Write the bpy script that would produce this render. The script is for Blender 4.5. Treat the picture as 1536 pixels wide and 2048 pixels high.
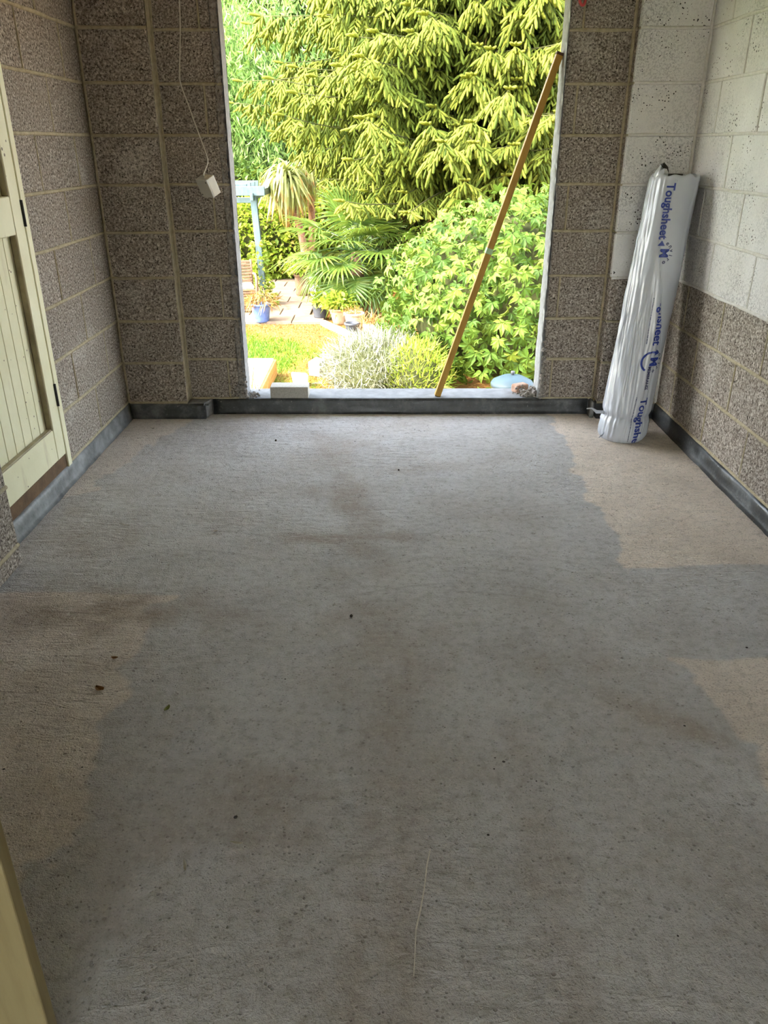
import bpy, bmesh, math, random
import numpy as np
from mathutils import Vector, Matrix, noise as mnoise

scene = bpy.context.scene
for o in list(bpy.data.objects):
    bpy.data.objects.remove(o)
COL = scene.collection
random.seed(7)
RNG = np.random.default_rng(11)
R = math.radians

# ------------------------------------------------------------------ camera
cam_d = bpy.data.cameras.new('camera')
cam_d.sensor_fit = 'HORIZONTAL'
cam_d.sensor_width = 36.0
cam_d.lens = 1573.4 / 1536 * 36.0
cam_d.clip_start = 0.05
cam = bpy.data.objects.new('camera', cam_d)
COL.objects.link(cam)
cam.location = (0, 0, 1.395)
cam.rotation_euler = (math.pi / 2 - 0.4369, 0, -0.0031)
scene.camera = cam

# ------------------------------------------------------------------ sky, sun, exposure
SUN_AZ, SUN_EL = R(200), R(47)      # direction towards the sun, from +X counter-clockwise
world = bpy.data.worlds.new('sky')
scene.world = world
world.use_nodes = True
wn = world.node_tree
wn.nodes.clear()
sky = wn.nodes.new('ShaderNodeTexSky')
sky.sky_type = 'NISHITA'
sky.sun_disc = False
sky.sun_elevation = SUN_EL
sky.sun_rotation = R(90) - SUN_AZ
sky.air_density = 1.0
sky.dust_density = 2.0
bg = wn.nodes.new('ShaderNodeBackground')
bg.inputs['Strength'].default_value = 0.75
wo = wn.nodes.new('ShaderNodeOutputWorld')
hs = wn.nodes.new('ShaderNodeHueSaturation')
hs.inputs['Saturation'].default_value = 0.62
tint = wn.nodes.new('ShaderNodeMix')
tint.data_type = 'RGBA'; tint.blend_type = 'MULTIPLY'
tint.inputs[0].default_value = 1.0
tint.inputs[7].default_value = (1.0, 0.955, 0.885, 1)
wn.links.new(sky.outputs[0], hs.inputs['Color'])
wn.links.new(hs.outputs[0], tint.inputs[6])
wn.links.new(tint.outputs[2], bg.inputs[0])
wn.links.new(bg.outputs[0], wo.inputs[0])

sun_d = bpy.data.lights.new('sun', 'SUN')
sun_d.energy = 2.2
sun_d.angle = R(0.55)
sun_d.color = (1.0, 0.93, 0.8)
sun = bpy.data.objects.new('sun', sun_d)
COL.objects.link(sun)
sv = Vector((math.cos(SUN_EL) * math.cos(SUN_AZ), math.cos(SUN_EL) * math.sin(SUN_AZ), math.sin(SUN_EL)))
sun.rotation_euler = sv.to_track_quat('Z', 'Y').to_euler()
sun.location = (-6, 3, 9)

vs = scene.view_settings
vs.view_transform = 'Standard'
vs.look = 'None'
vs.gamma = 1.0
vs.use_curve_mapping = False
vs.exposure = 1.92
cy = scene.cycles
cy.max_bounces = 5
cy.diffuse_bounces = 3
cy.glossy_bounces = 2
cy.transmission_bounces = 2
cy.caustics_reflective = False
cy.caustics_refractive = False
cy.use_adaptive_sampling = True
cy.adaptive_threshold = 0.25
cy.adaptive_min_samples = 20

# ------------------------------------------------------------------ node helpers
class NT:
    def __init__(s, name):
        s.m = bpy.data.materials.new(name)
        s.m.use_nodes = True
        s.t = s.m.node_tree
        s.b = s.t.nodes['Principled BSDF']
        s.out = s.t.nodes['Material Output']
        s.pos = None
    def add(s, typ, ins=None, **props):
        n = s.t.nodes.new('ShaderNode' + typ)
        for k, v in props.items():
            setattr(n, k, v)
        for k, v in (ins or {}).items():
            s.set(n.inputs[k], v)
        return n
    def set(s, sock, v):
        if isinstance(v, bpy.types.NodeSocket):
            s.t.links.new(v, sock)
        elif isinstance(v, (tuple, list)) and len(v) == 3 and sock.type == 'RGBA':
            sock.default_value = (*v, 1)
        else:
            sock.default_value = v
    def P(s):
        if s.pos is None:
            s.pos = s.add('NewGeometry').outputs['Position']
        return s.pos
    def scaled(s, sc, vec=None):
        return s.add('VectorMath', {0: vec if vec is not None else s.P(), 1: sc}, operation='MULTIPLY').outputs[0]
    def noise(s, scale, detail=3, rough=.55, vec=None, dist=0.0):
        n = s.add('TexNoise', {'Scale': scale, 'Detail': detail, 'Roughness': rough, 'Distortion': dist,
                               'Vector': vec if vec is not None else s.P()})
        return n.outputs['Fac']
    def voro(s, scale, vec=None):
        return s.add('TexVoronoi', {'Scale': scale, 'Vector': vec if vec is not None else s.P()}).outputs['Distance']
    def ramp(s, fac, stops):
        n = s.add('ValToRGB', {'Fac': fac})
        e = n.color_ramp.elements
        while len(e) < len(stops):
            e.new(.5)
        for el, (p, c) in zip(e, stops):
            el.position = p
            el.color = (*c, 1) if not isinstance(c, (int, float)) else (c, c, c, 1)
        return n.outputs['Color']
    def mix(s, fac, a, b, mode='MIX'):
        n = s.add('Mix', data_type='RGBA', blend_type=mode)
        s.set(n.inputs[0], fac); s.set(n.inputs[6], a); s.set(n.inputs[7], b)
        return n.outputs[2]
    def math(s, op, a, b=0.0, clamp=False):
        n = s.add('Math', operation=op, use_clamp=clamp)
        s.set(n.inputs[0], a); s.set(n.inputs[1], b)
        return n.outputs[0]
    def attr(s, name):
        return s.add('Attribute', attribute_name=name).outputs['Fac']
    def bump(s, h, strength=.5, dist=.004, prev=None):
        n = s.add('Bump', {'Height': h, 'Strength': strength, 'Distance': dist})
        if prev is not None:
            s.set(n.inputs['Normal'], prev)
        s.set(s.b.inputs['Normal'], n.outputs[0])
        return n.outputs[0]
    def fin(s, color=None, rough=.8, spec=.3, metal=0.0):
        if color is not None:
            s.set(s.b.inputs['Base Color'], color)
        s.set(s.b.inputs['Roughness'], rough)
        s.set(s.b.inputs['Specular IOR Level'], spec)
        s.set(s.b.inputs['Metallic'], metal)
        return s.m

def simple(name, c, rough=.7, var=.25, scale=12, spec=.3, bump=0.0, metal=0.0):
    t = NT(name)
    n = t.noise(scale, 5, .6)
    d = tuple(x * (1 - var) for x in c)
    l = tuple(min(1, x * (1 + var)) for x in c)
    col = t.ramp(n, [(.3, d), (.7, l)])
    if bump:
        t.bump(t.noise(scale * 6, 4), bump, .003)
    return t.fin(col, rough, spec, metal)

def block_mat(name, painted):
    t = NT(name)
    fine = t.noise(105, 3, .8)
    mid = t.noise(38, 2, .6)
    big = t.noise(2.6, 2, .5)
    grain = t.voro(78)
    pit = t.math('LESS_THAN', t.math('ADD', grain, t.math('MULTIPLY', mid, .9)), .56)
    if not painted:
        col = t.ramp(fine, [(.38, (.045, .036, .03)), (.455, (.27, .235, .20)), (.56, (.46, .41, .36)), (.66, (.80, .75, .68))])
        col = t.mix(t.ramp(mid, [(.35, 0.0), (.7, .45)]), col, (.20, .165, .135))
        eff = t.math('MULTIPLY', t.ramp(big, [(.60, 0.0), (.74, 1.0)]), t.ramp(fine, [(.4, .15), (.6, .8)]))
        col = t.mix(eff, col, (.66, .63, .58))
        rnd = t.add('ObjectInfo').outputs['Random']
        col = t.mix(1.0, col, t.ramp(rnd, [(0, (.92, .91, .90)), (1, (1.06, 1.05, 1.04))]), 'MULTIPLY')
        col = t.mix(pit, col, (.035, .028, .022))
        t.bump(t.math('SUBTRACT', t.math('ADD', fine, t.math('MULTIPLY', mid, .6)), t.math('MULTIPLY', pit, .7)), .75, .006)
        return t.fin(col, .95, .1)
    pits2 = t.math('LESS_THAN', t.math('ADD', t.voro(70), t.math('MULTIPLY', t.noise(9, 3, .6), 1.0)), .60)
    col = t.ramp(fine, [(.25, (.56, .545, .53)), (.45, (.77, .755, .74)), (.7, (.85, .84, .83))])
    # scrubbed, thin paint in blotches shows the grey block grain
    thin = t.math('MULTIPLY', t.ramp(t.noise(1.7, 3, .6), [(.36, 0.0), (.58, 1.0)]), t.ramp(fine, [(.47, 0.0), (.55, .75)]))
    col = t.mix(thin, col, (.33, .32, .32))
    col = t.mix(t.ramp(t.noise(3.1, 2), [(.45, 0.0), (.8, .25)]), col, (.60, .54, .45))
    col = t.mix(pits2, col, (.05, .045, .04))
    t.bump(t.math('SUBTRACT', t.math('ADD', t.math('MULTIPLY', fine, .4), mid), t.math('MULTIPLY', pits2, .6)), .55, .006)
    return t.fin(col, .85, .2)

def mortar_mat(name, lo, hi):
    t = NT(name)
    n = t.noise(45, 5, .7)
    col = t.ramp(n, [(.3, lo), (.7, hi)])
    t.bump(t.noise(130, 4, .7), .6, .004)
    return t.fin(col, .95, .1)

def leaf_mat(name, stops, rough=.5, trans=.3, attr='rnd', spec=.35, grain=0):
    t = NT(name)
    f = t.attr(attr)
    col = t.ramp(f, stops)
    if grain:
        col = t.mix(t.ramp(t.noise(grain, 2, .6), [(.35, .0), (.7, .5)]), col, tuple(c * .45 for c in stops[0][1]))
        t.bump(t.noise(grain * 1.5, 2, .6), .8, .01)
    t.fin(col, rough, spec)
    tr = t.add('BsdfTranslucent', {'Color': t.mix(.25, col, (.5, .55, .05))})
    ms = t.add('MixShader', {0: trans, 1: t.b.outputs[0], 2: tr.outputs[0]})
    t.t.links.new(ms.outputs[0], t.out.inputs[0])
    return t.m

M = {}
M['block'] = block_mat('bare_concrete_block', False)
M['block_painted'] = block_mat('white_painted_block', True)
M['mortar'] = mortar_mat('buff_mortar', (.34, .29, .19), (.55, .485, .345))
M['mortar_painted'] = mortar_mat('white_painted_mortar', (.60, .575, .53), (.78, .76, .72))
M['jamb'] = mortar_mat('sawn_render', (.22, .22, .22), (.36, .365, .37))
M['rough'] = mortar_mat('broken_mortar', (.14, .125, .11), (.50, .46, .42))
M['plaster'] = simple('ceiling_board', (.84, .82, .77), .9, .06, 3)
M['cream'] = None

# ------------------------------------------------------------------ mesh helpers
def link(name, me, parent=None, mat=None, smooth=False):
    o = bpy.data.objects.new(name, me)
    COL.objects.link(o)
    if mat is not None and not me.materials:
        me.materials.append(mat)
    if smooth:
        me.shade_smooth()
    if parent is not None:
        o.parent = parent
    return o

def pyd(name, v, f, mat, parent=None, smooth=False):
    me = bpy.data.meshes.new(name)
    me.from_pydata([tuple(map(float, x)) for x in v], [], f)
    me.update()
    return link(name, me, parent, mat, smooth)

def fromnp(name, v, faces, mat, parent=None, smooth=False, attrs=None):
    """v (n,3) array, faces (m,k) int array (all tris or all quads)"""
    me = bpy.data.meshes.new(name)
    v = np.asarray(v, dtype=np.float32); faces = np.asarray(faces, dtype=np.int32)
    m, k = faces.shape
    me.vertices.add(len(v)); me.vertices.foreach_set('co', v.ravel())
    me.loops.add(m * k); me.loops.foreach_set('vertex_index', faces.ravel())
    me.polygons.add(m); me.polygons.foreach_set('loop_start', np.arange(0, m * k, k, dtype=np.int32))
    me.update(calc_edges=True)
    me.validate()
    for n, a in (attrs or {}).items():
        at = me.attributes.new(n, 'FLOAT', 'POINT')
        at.data.foreach_set('value', np.asarray(a, dtype=np.float32))
    return link(name, me, parent, mat, smooth)

def tag(o, label=None, cat=None, group=None, kind=None):
    if label: o['label'] = label
    if cat: o['category'] = cat
    if group: o['group'] = group
    if kind: o['kind'] = kind
    return o

def empty(name, loc=(0, 0, 0), rz=0):
    o = bpy.data.objects.new(name, None)
    o.empty_display_size = .1
    COL.objects.link(o)
    o.location = loc
    o.rotation_euler = (0, 0, rz)
    return o

def bm_obj(name, bm, mat, parent=None, smooth=False):
    me = bpy.data.meshes.new(name)
    bm.to_mesh(me); bm.free()
    return link(name, me, parent, mat, smooth)

def box_bm(bm, x0, x1, y0, y1, z0, z1, bev=0.0, seg=1):
    r = bmesh.ops.create_cube(bm, size=1)
    vs_ = r['verts']
    for v in vs_:
        v.co = Vector((x0 if v.co.x < 0 else x1, y0 if v.co.y < 0 else y1, z0 if v.co.z < 0 else z1))
    if bev:
        es = list({e for v in vs_ for e in v.link_edges})
        bmesh.ops.bevel(bm, geom=es, offset=bev, segments=seg, affect='EDGES', profile=.5)

def box(name, x0, x1, y0, y1, z0, z1, mat, parent=None, bev=0.0, seg=1):
    bm = bmesh.new()
    box_bm(bm, x0, x1, y0, y1, z0, z1, bev, seg)
    return bm_obj(name, bm, mat, parent)

def tube_np(pts, rad, n=8, cap=True):
    """tube along pts; rad scalar or list. returns verts, quads(list), plus cap faces"""
    pts = [Vector(p) for p in pts]
    k = len(pts)
    rads = rad if isinstance(rad, (list, tuple)) else [rad] * k
    V, F = [], []
    up = Vector((0, 0, 1))
    t0 = (pts[1] - pts[0]).normalized()
    if abs(t0.dot(up)) > .9: up = Vector((1, 0, 0))
    a = t0.cross(up).normalized()
    for i, p in enumerate(pts):
        t = ((pts[min(i + 1, k - 1)] - pts[max(i - 1, 0)])).normalized()
        a = (a - t * a.dot(t)).normalized()
        b = t.cross(a)
        for j in range(n):
            th = 2 * math.pi * j / n
            V.append(p + (a * math.cos(th) + b * math.sin(th)) * rads[i])
    for i in range(k - 1):
        for j in range(n):
            F.append((i * n + j, i * n + (j + 1) % n, (i + 1) * n + (j + 1) % n, (i + 1) * n + j))
    if cap:
        F.append(tuple(range(n - 1, -1, -1)))
        F.append(tuple(range((k - 1) * n, k * n)))
    return V, F

def tube(name, pts, rad, mat, parent=None, n=8, smooth=True):
    V, F = tube_np(pts, rad, n)
    return pyd(name, V, F, mat, parent, smooth)

def lathe(name, prof, mat, parent=None, n=28, smooth=True, jit=0):
    V, F = [], []
    for i, (r_, z) in enumerate(prof):
        for j in range(n):
            th = 2 * math.pi * j / n
            V.append((r_ * math.cos(th), r_ * math.sin(th), z))
    for i in range(len(prof) - 1):
        for j in range(n):
            F.append((i * n + j, i * n + (j + 1) % n, (i + 1) * n + (j + 1) % n, (i + 1) * n + j))
    if prof[0][0] > .001: F.append(tuple(range(n - 1, -1, -1)))
    if prof[-1][0] > .001: F.append(tuple(range((len(prof) - 1) * n, len(prof) * n)))
    return pyd(name, V, F, mat, parent, smooth)

def frames(d, roll=None, up=(0, 0, 1)):
    """d (n,3) direction = local Y; returns (n,3,3) matrices with columns x,y,z, z as close to up as possible then rolled"""
    d = d / np.linalg.norm(d, axis=1, keepdims=True)
    up = np.broadcast_to(np.asarray(up, float), d.shape)
    x = np.cross(d, up)
    ln = np.linalg.norm(x, axis=1, keepdims=True)
    x = np.where(ln < 1e-4, np.array([[1., 0, 0]]), x / np.maximum(ln, 1e-6))
    z = np.cross(x, d)
    if roll is not None:
        c, s = np.cos(roll)[:, None], np.sin(roll)[:, None]
        x, z = x * c + z * s, z * c - x * s
    return np.stack([x, d, z], axis=2)

def instance(name, tv, tf, mats, pos, scale, mat, parent=None, smooth=False, rnd=None):
    tv = np.asarray(tv, float); tf = np.asarray(tf)
    n = len(pos)
    sc = np.asarray(scale, float)
    if sc.ndim == 1: sc = np.repeat(sc[:, None], 3, 1)
    loc = tv[None] * sc[:, None, :]
    v = np.einsum('nij,nkj->nki', mats, loc) + pos[:, None, :]
    f = tf[None] + (np.arange(n) * len(tv))[:, None, None]
    if rnd is None: rnd = RNG.random(n)
    a = np.repeat(rnd, len(tv))
    return fromnp(name, v.reshape(-1, 3), f.reshape(-1, tf.shape[1]), mat, parent, smooth, {'rnd': a})

# ================================================================== THE ROOM
XL, XR, YP, YB = -1.42, 1.538, 4.25, 4.335
YF = -4.6                      # unseen open front, added behind the camera to let daylight in
Z0, CH, NC = .0865, .225, 10
ZC = Z0 + CH * NC
WT = .14
XPL, XPR = -1.085, 1.203       # inner sides of the piers
JL, JR = -.772, .890           # opening jambs

# ---- floor: one screeded slab with dry patches, stains
def inpoly(px, py, poly):
    c = np.zeros(px.shape, bool)
    j = len(poly) - 1
    for i in range(len(poly)):
        xi, yi = poly[i]; xj, yj = poly[j]
        c ^= ((yi > py) != (yj > py)) & (px < (xj - xi) * (py - yi) / (yj - yi + 1e-12) + xi)
        j = i
    return c

def vnoise(x, y, s, seed=0):
    rs = np.random.default_rng(seed)
    g = rs.random((128, 128))
    u, v = (x * s) % 127, (y * s) % 127
    i, j = u.astype(int), v.astype(int)
    a, b = u - i, v - j
    a = a * a * (3 - 2 * a); b = b * b * (3 - 2 * b)
    i2, j2 = (i + 1) % 128, (j + 1) % 128
    return g[i, j] * (1 - a) * (1 - b) + g[i2, j] * a * (1 - b) + g[i, j2] * (1 - a) * b + g[i2, j2] * a * b

def build_floor():
    nx, ny = 400, 560
    xs = np.linspace(XL - .02, XR + .02, nx); ys = np.linspace(.35, YB + .02, ny)
    gx, gy = np.meshgrid(xs, ys)
    x, y = gx.ravel(), gy.ravel()
    wx = x + (vnoise(x + 9, y + 9, 9, 1) - .5) * .10 + (vnoise(x + 9, y + 9, 30, 2) - .5) * .03
    wy = y + (vnoise(x + 9, y + 9, 8, 3) - .5) * .03
    dry = np.zeros_like(x)
    polys = [
        [(.93, 4.4), (.95, 4.0), (.91, 3.35), (.92, 3.05), (.90, 2.72), (.885, 2.51), (1.7, 2.525), (1.7, 4.4)],
        [(.86, 1.945), (1.7, 1.935), (1.7, .6), (1.0, .6), (.935, 1.45), (.925, 1.6), (.91, 1.75)],
        [(-1.5, 2.325), (-1.05, 2.333), (-.733, 2.32), (-.75, 2.16), (-.775, 1.945), (-.73, 1.78), (-.742, 1.63),
         (-.725, 1.49), (-.729, 1.31), (-.735, 1.15), (-.76, 1.06), (-.9, .9), (-1.5, .9)],
        [(-1.5, 4.4), (-.98, 4.4), (-1.1, 4.1), (-1.22, 3.7), (-1.3, 3.2), (-1.5, 3.0)]]
    amt = [1.0, .85, .8, .6]
    for p, a in zip(polys, amt):
        dry = np.maximum(dry, inpoly(wx, wy, p) * a)
    d2 = dry.reshape(ny, nx)
    for _ in range(1):
        d2 = (d2 + np.roll(d2, 1, 0) + np.roll(d2, -1, 0) + np.roll(d2, 1, 1) + np.roll(d2, -1, 1)) / 5
    dry = d2.ravel()
    st = np.zeros_like(x)
    def blob(cx, cy, rx, ry, a, rot=0):
        nonlocal st
        dx, dy = x - cx, y - cy
        c, s = math.cos(rot), math.sin(rot)
        u, v = (dx * c + dy * s) / rx, (-dx * s + dy * c) / ry
        st = np.maximum(st, a * np.clip(1.25 - np.sqrt(u * u + v * v) + (vnoise(x + 5, y + 5, 11, 5) - .5) * 1.1, 0, 1))
    blob(-.12, 3.0, .10, .55, .75, .15); blob(-.22, 3.8, .22, .22, .5); blob(-.10, 2.75, .34, .05, .9)
    blob(.03, 1.6, .10, .5, .45); blob(.05, 1.15, .06, .9, .4); blob(-.05, 2.15, .16, .18, .5)
    blob(.75, 1.68, .30, .05, .6, -.7); blob(.35, 1.2, .05, .6, .35); blob(.55, 1.95, .25, .12, .35)
    blob(-.35, 3.2, .22, .12, .45); blob(-.95, 2.2, .4, .14, .95); blob(-.5, 1.25, .16, .2, .35)
    blob(.25, 3.5, .5, .07, .35, .25); blob(.02, 2.0, .18, .22, .45); blob(-.28, 1.35, .2, .2, .4)
    blob(1.05, 1.05, .3, .1, .35); blob(-1.25, 2.75, .3, .25, .45)
    # worn tracks running towards the sill
    st = np.maximum(st, .4 * np.clip(1 - np.abs(x - .0 + .05 * np.sin(y * 2)) / .05, 0, 1) * (y < 2.1))
    damp = np.clip((vnoise(x + 3, y + 3, 2.2, 8) - .45) * 2, 0, 1)
    z = (vnoise(x + 3, y + 3, 14, 7) - .5) * .0015 + (vnoise(x + 3, y * 4 + 3, 12, 9) - .5) * .0016
    ridge = np.zeros_like(x)
    rr_ = random.Random(4)
    def arc(cx, cy, rad, a0, a1, n_, gap, amp):
        nonlocal ridge
        ang = np.arctan2(y - cy, x - cx)
        rad_ = np.hypot(x - cx, (y - cy))
        win = np.clip(np.minimum(ang - R(a0), R(a1) - ang) / .12, 0, 1)
        for q in range(n_):
            r_ = rad + q * gap + (vnoise(x + 7, y + 7, 3, 40 + q) - .5) * .03
            ridge = np.maximum(ridge, amp * win * np.clip(1 - np.abs(rad_ - r_) / .008, 0, 1) * np.clip(vnoise(x + 7, y + 7, 6, 60 + q) * 2.6 - 1.1, 0, 1))
    arc(.25, 1.55, .80, 60, 118, 5, .041, .75); arc(.35, 1.9, .62, 40, 125, 4, .04, .8)
    arc(-.75, 1.9, .75, 62, 122, 5, .053, .7); arc(.9, 2.0, 1.0, 75, 140, 4, .06, .6); arc(-.35, 3.9, 1.0, 215, 300, 3, .05, .6)
    arc(-.62, 3.35, .58, 285, 350, 2, .03, 1.0); arc(.5, .2, 1.1, 60, 130, 3, .07, .45)
    z = z + ridge * .003
    V = np.stack([x, y, z], 1)
    idx = np.arange(nx * ny).reshape(ny, nx)
    F = np.stack([idx[:-1, :-1].ravel(), idx[:-1, 1:].ravel(), idx[1:, 1:].ravel(), idx[1:, :-1].ravel()], 1)
    t = NT('screed')
    P = t.P()
    warp = t.add('VectorMath', {0: P, 1: t.scaled((.10, .10, 0), t.add('TexNoise', {'Scale': 2.2, 'Vector': P}).outputs['Color'])}, operation='ADD').outputs[0]
    trowel = t.noise(1.0, 3, .62, t.scaled((9, 34, 1), warp), .6)
    trowel2 = t.noise(1.0, 1, .6, t.scaled((22, 8, 1), warp), .8)
    fine = t.noise(160, 2, .75)
    med = t.noise(34, 3, .6)
    wide = t.noise(3.2, 3, .6)
    damp_c = t.ramp(t.math('ADD', t.math('MULTIPLY', wide, .6), t.math('MULTIPLY', med, .4)),
                    [(.32, (.39, .375, .355)), (.5, (.475, .462, .445)), (.7, (.555, .545, .53))])
    dry_c = t.ramp(t.math('ADD', t.math('MULTIPLY', wide, .35), t.math('MULTIPLY', fine, .65)),
                   [(.3, (.52, .44, .36)), (.5, (.69, .595, .50)), (.7, (.80, .715, .615))])
    c = t.mix(t.attr('dry'), damp_c, dry_c)
    c = t.mix(t.math('MULTIPLY', t.attr('stain'), t.ramp(t.noise(14, 4), [(.3, .5), (.6, .95)])), c, (.30, .235, .18))
    tmask = t.ramp(t.noise(1.3, 2, .5), [(.42, .12), (.62, 1.0)])
    c = t.mix(t.math('MULTIPLY', tmask, t.ramp(trowel, [(.28, .34), (.42, 0.0)])), c, (.26, .235, .21))
    c = t.mix(t.ramp(fine, [(.30, .6), (.43, 0.0)]), c, (.19, .165, .14))
    c = t.mix(t.ramp(t.noise(1.9, 4, .65), [(.48, 0.0), (.72, .55)]), c, (.36, .315, .26))
    c = t.mix(t.math('MULTIPLY', t.attr('ridge'), .5), c, (.22, .19, .16))
    pitn = t.math('ADD', t.voro(62), t.math('MULTIPLY', t.noise(17, 1, .6), .55))
    c = t.mix(t.ramp(pitn, [(.30, .5), (.42, 0.0)]), c, (.17, .145, .12))
    c = t.mix(t.ramp(med, [(.30, .35), (.5, 0.0)]), c, (.27, .235, .20))
    c = t.mix(t.ramp(t.noise(75, 1, .7), [(.56, 0.0), (.70, .2)]), c, (.70, .66, .60))
    speck = t.math('LESS_THAN', t.math('ADD', t.voro(18), t.math('MULTIPLY', t.noise(5, 2), .3)), .165)
    c = t.mix(speck, c, (.06, .05, .045))
    h = t.math('ADD', t.math('ADD', t.math('MULTIPLY', t.math('MULTIPLY', trowel, tmask), 1.1), t.math('MULTIPLY', trowel2, .3)), t.math('ADD', t.math('MULTIPLY', fine, .42), t.math('MULTIPLY', med, .55)))
    t.bump(t.math('ADD', h, t.math('MULTIPLY', t.ramp(pitn, [(.34, 0.0), (.44, 1.0)]), .35)), .95, .010)
    m = t.fin(c, t.math('SUBTRACT', .86, t.math('MULTIPLY', t.attr('damp'), .16)), .3)
    o = fromnp('floor', V, F, m, None, True, {'dry': dry, 'stain': st, 'damp': damp * (1 - dry), 'ridge': ridge})
    tag(o, 'grey trowelled screed floor with pale dry patches along both sides', 'floor', kind='structure')
    return o
floor = build_floor()
box('slab_base', XL - .1, XR + .1, YF, YB + .1, -.25, -.01, M['jamb'], floor)
box('rear_slab', XL - .02, XR + .02, YF, .351, -.02, .0, simple('plain_screed', (.44, .42, .39), .9, .15, 6, .2, .3), floor)

# ---- walls made of blocks
_bc = {}
def block_mesh(w, h, d, mat, key):
    k = (round(w, 3), round(h, 3), round(d, 3), key)
    if k in _bc: return _bc[k]
    c = .0035
    v = [(0, d, 0), (w, d, 0), (w, d, h), (0, d, h),
         (0, c, 0), (w, c, 0), (w, c, h), (0, c, h),
         (c, 0, c), (w - c, 0, c), (w - c, 0, h - c), (c, 0, h - c)]
    f = [(8, 9, 10, 11)]
    for a in range(4):
        b = (a + 1) % 4
        f.append((4 + a, 4 + b, 8 + b, 8 + a)); f.append((a, b, 4 + b, 4 + a))
    f.append((3, 2, 1, 0))
    me = bpy.data.meshes.new('block')
    me.from_pydata(v, [], f); me.materials.append(mat); me.update()
    _bc[k] = me
    return me

class Face:
    """a flat wall face: local x runs along it, its front looks to local -y"""
    def __init__(s, parent, origin, rz, depth=.03):
        s.p, s.o, s.rz, s.d = parent, Vector(origin), rz, depth
        s.joints = []
        s.rot = Matrix.Rotation(rz, 3, 'Z')
    def block(s, u0, u1, z0, z1, mat, key, out=None):
        me = block_mesh(u1 - u0, z1 - z0, s.d, mat, key)
        o = bpy.data.objects.new('block', me)
        COL.objects.link(o)
        o.parent = s.p
        out = random.uniform(-.0015, .0015) if out is None else out
        o.location = s.o + s.rot @ Vector((u0, out, z0))
        o.rotation_euler = (0, 0, s.rz)
    def course(s, k, cuts, mat, key, g=.010):
        z0, z1 = Z0 + CH * k + g / 2, Z0 + CH * (k + 1) - g / 2
        for a, b in zip(cuts[:-1], cuts[1:]):
            s.block(a + (g / 2 if a != cuts[0] else 0), b - (g / 2 if b != cuts[-1] else 0), z0, z1, mat, key)
        s.joints.append((cuts[0], Z0 + CH * k, cuts[-1], Z0 + CH * k, .0085, .0055))
        for c in cuts[1:-1]:
            s.joints.append((c, z0 - .002, c, z1 + .002, .0055, .0025))
    def mortar(s, mat, sel=lambda z: True, name='mortar_joints'):
        V, F = [], []
        for (u0, z0, u1, z1, hw, pr) in s.joints:
            if not sel((z0 + z1) / 2): continue
            L = math.hypot(u1 - u0, z1 - z0)
            n = max(2, int(L / .03))
            hor = abs(u1 - u0) > abs(z1 - z0)
            b = len(V)
            sd = random.uniform(0, 99)
            for i in range(n + 1):
                t = i / n
                u, z = u0 + (u1 - u0) * t, z0 + (z1 - z0) * t
                w = hw * (1 + .35 * mnoise.noise((u * 14 + sd, z * 14, 1)))
                p = pr * (1 + .7 * mnoise.noise((u * 9, z * 9 + sd, 5)))
                off = .0035 * mnoise.noise((u * 6 + sd, z * 6, 9))
                for q, dd in ((-1, .006), (-.7, -p * .6), (0, -p), (.7, -p * .6), (1, .006)):
                    V.append((u, dd, z + off + q * w) if hor else (u + off + q * w, dd, z))
            for i in range(n):
                for q in range(4):
                    a = b + i * 5 + q
                    F.append((a, a + 5, a + 6, a + 1) if hor else (a, a + 1, a + 6, a + 5))
        if not V: return
        o = pyd(name, V, F, mat, s.p, True)
        o.location = s.o; o.rotation_euler = (0, 0, s.rz)

def wall(name, x0, x1, y0, y1, z0, z1, mat, label):
    o = box(name, x0, x1, y0, y1, z0, z1, mat)
    return tag(o, label, 'wall', kind='structure')

PAINT = Z0 + 3 * CH           # paint starts three courses up
# left wall
wl = wall('wall_left', XL - WT, XL - .004, YF, YB + WT, 0, ZC, M['mortar'], 'bare grey blockwork side wall holding the cream boarded door')
fl = Face(wl, (XL, 0, 0), R(90))
for k in range(NC):
    cuts = [3.352] + ([3.575, 4.03] if k % 2 else [3.80]) + [YP]
    fl.course(k, cuts, M['block'], 'b')
fl.mortar(M['mortar'])
# near pier on the left wall
pier = box('pier', XL - .02, -1.317, 1.42, 2.526, .01, ZC, M['mortar'], wl)
fpn = Face(pier, (-1.313, 0, 0), R(90), .1)
for k in range(NC):
    fpn.course(k, [1.415] + ([1.86, 2.31] if k % 2 else [1.64, 2.09]) + [2.53], M['block'], 'b')
fpn.block(1.415, 1.96, .012, Z0 - .006, M['block'], 'b'); fpn.block(1.97, 2.53, .012, Z0 - .006, M['block'], 'b')
fpn.mortar(M['mortar'])

# right wall
wr = wall('wall_right', XR + .004, XR + WT, YF, YB + WT, 0, ZC, M['mortar'], 'side wall of blocks, white paint above and bare grey below')
fr = Face(wr, (XR, 0, 0), R(-90))
for k in range(NC):
    m, key = (M['block_painted'], 'p') if k >= 3 else (M['block'], 'b')
    a = [3.81, 3.36, 2.91, 2.46, 2.01] if k % 2 else [4.03, 3.58, 3.13, 2.68, 2.23, 1.78]
    fr.course(k, [-YP] + [-q for q in a] + [-1.5], m, key)
fr.mortar(M['mortar'], lambda z: z < PAINT - .02)
fr.mortar(M['mortar_painted'], lambda z: z >= PAINT - .02)

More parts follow.
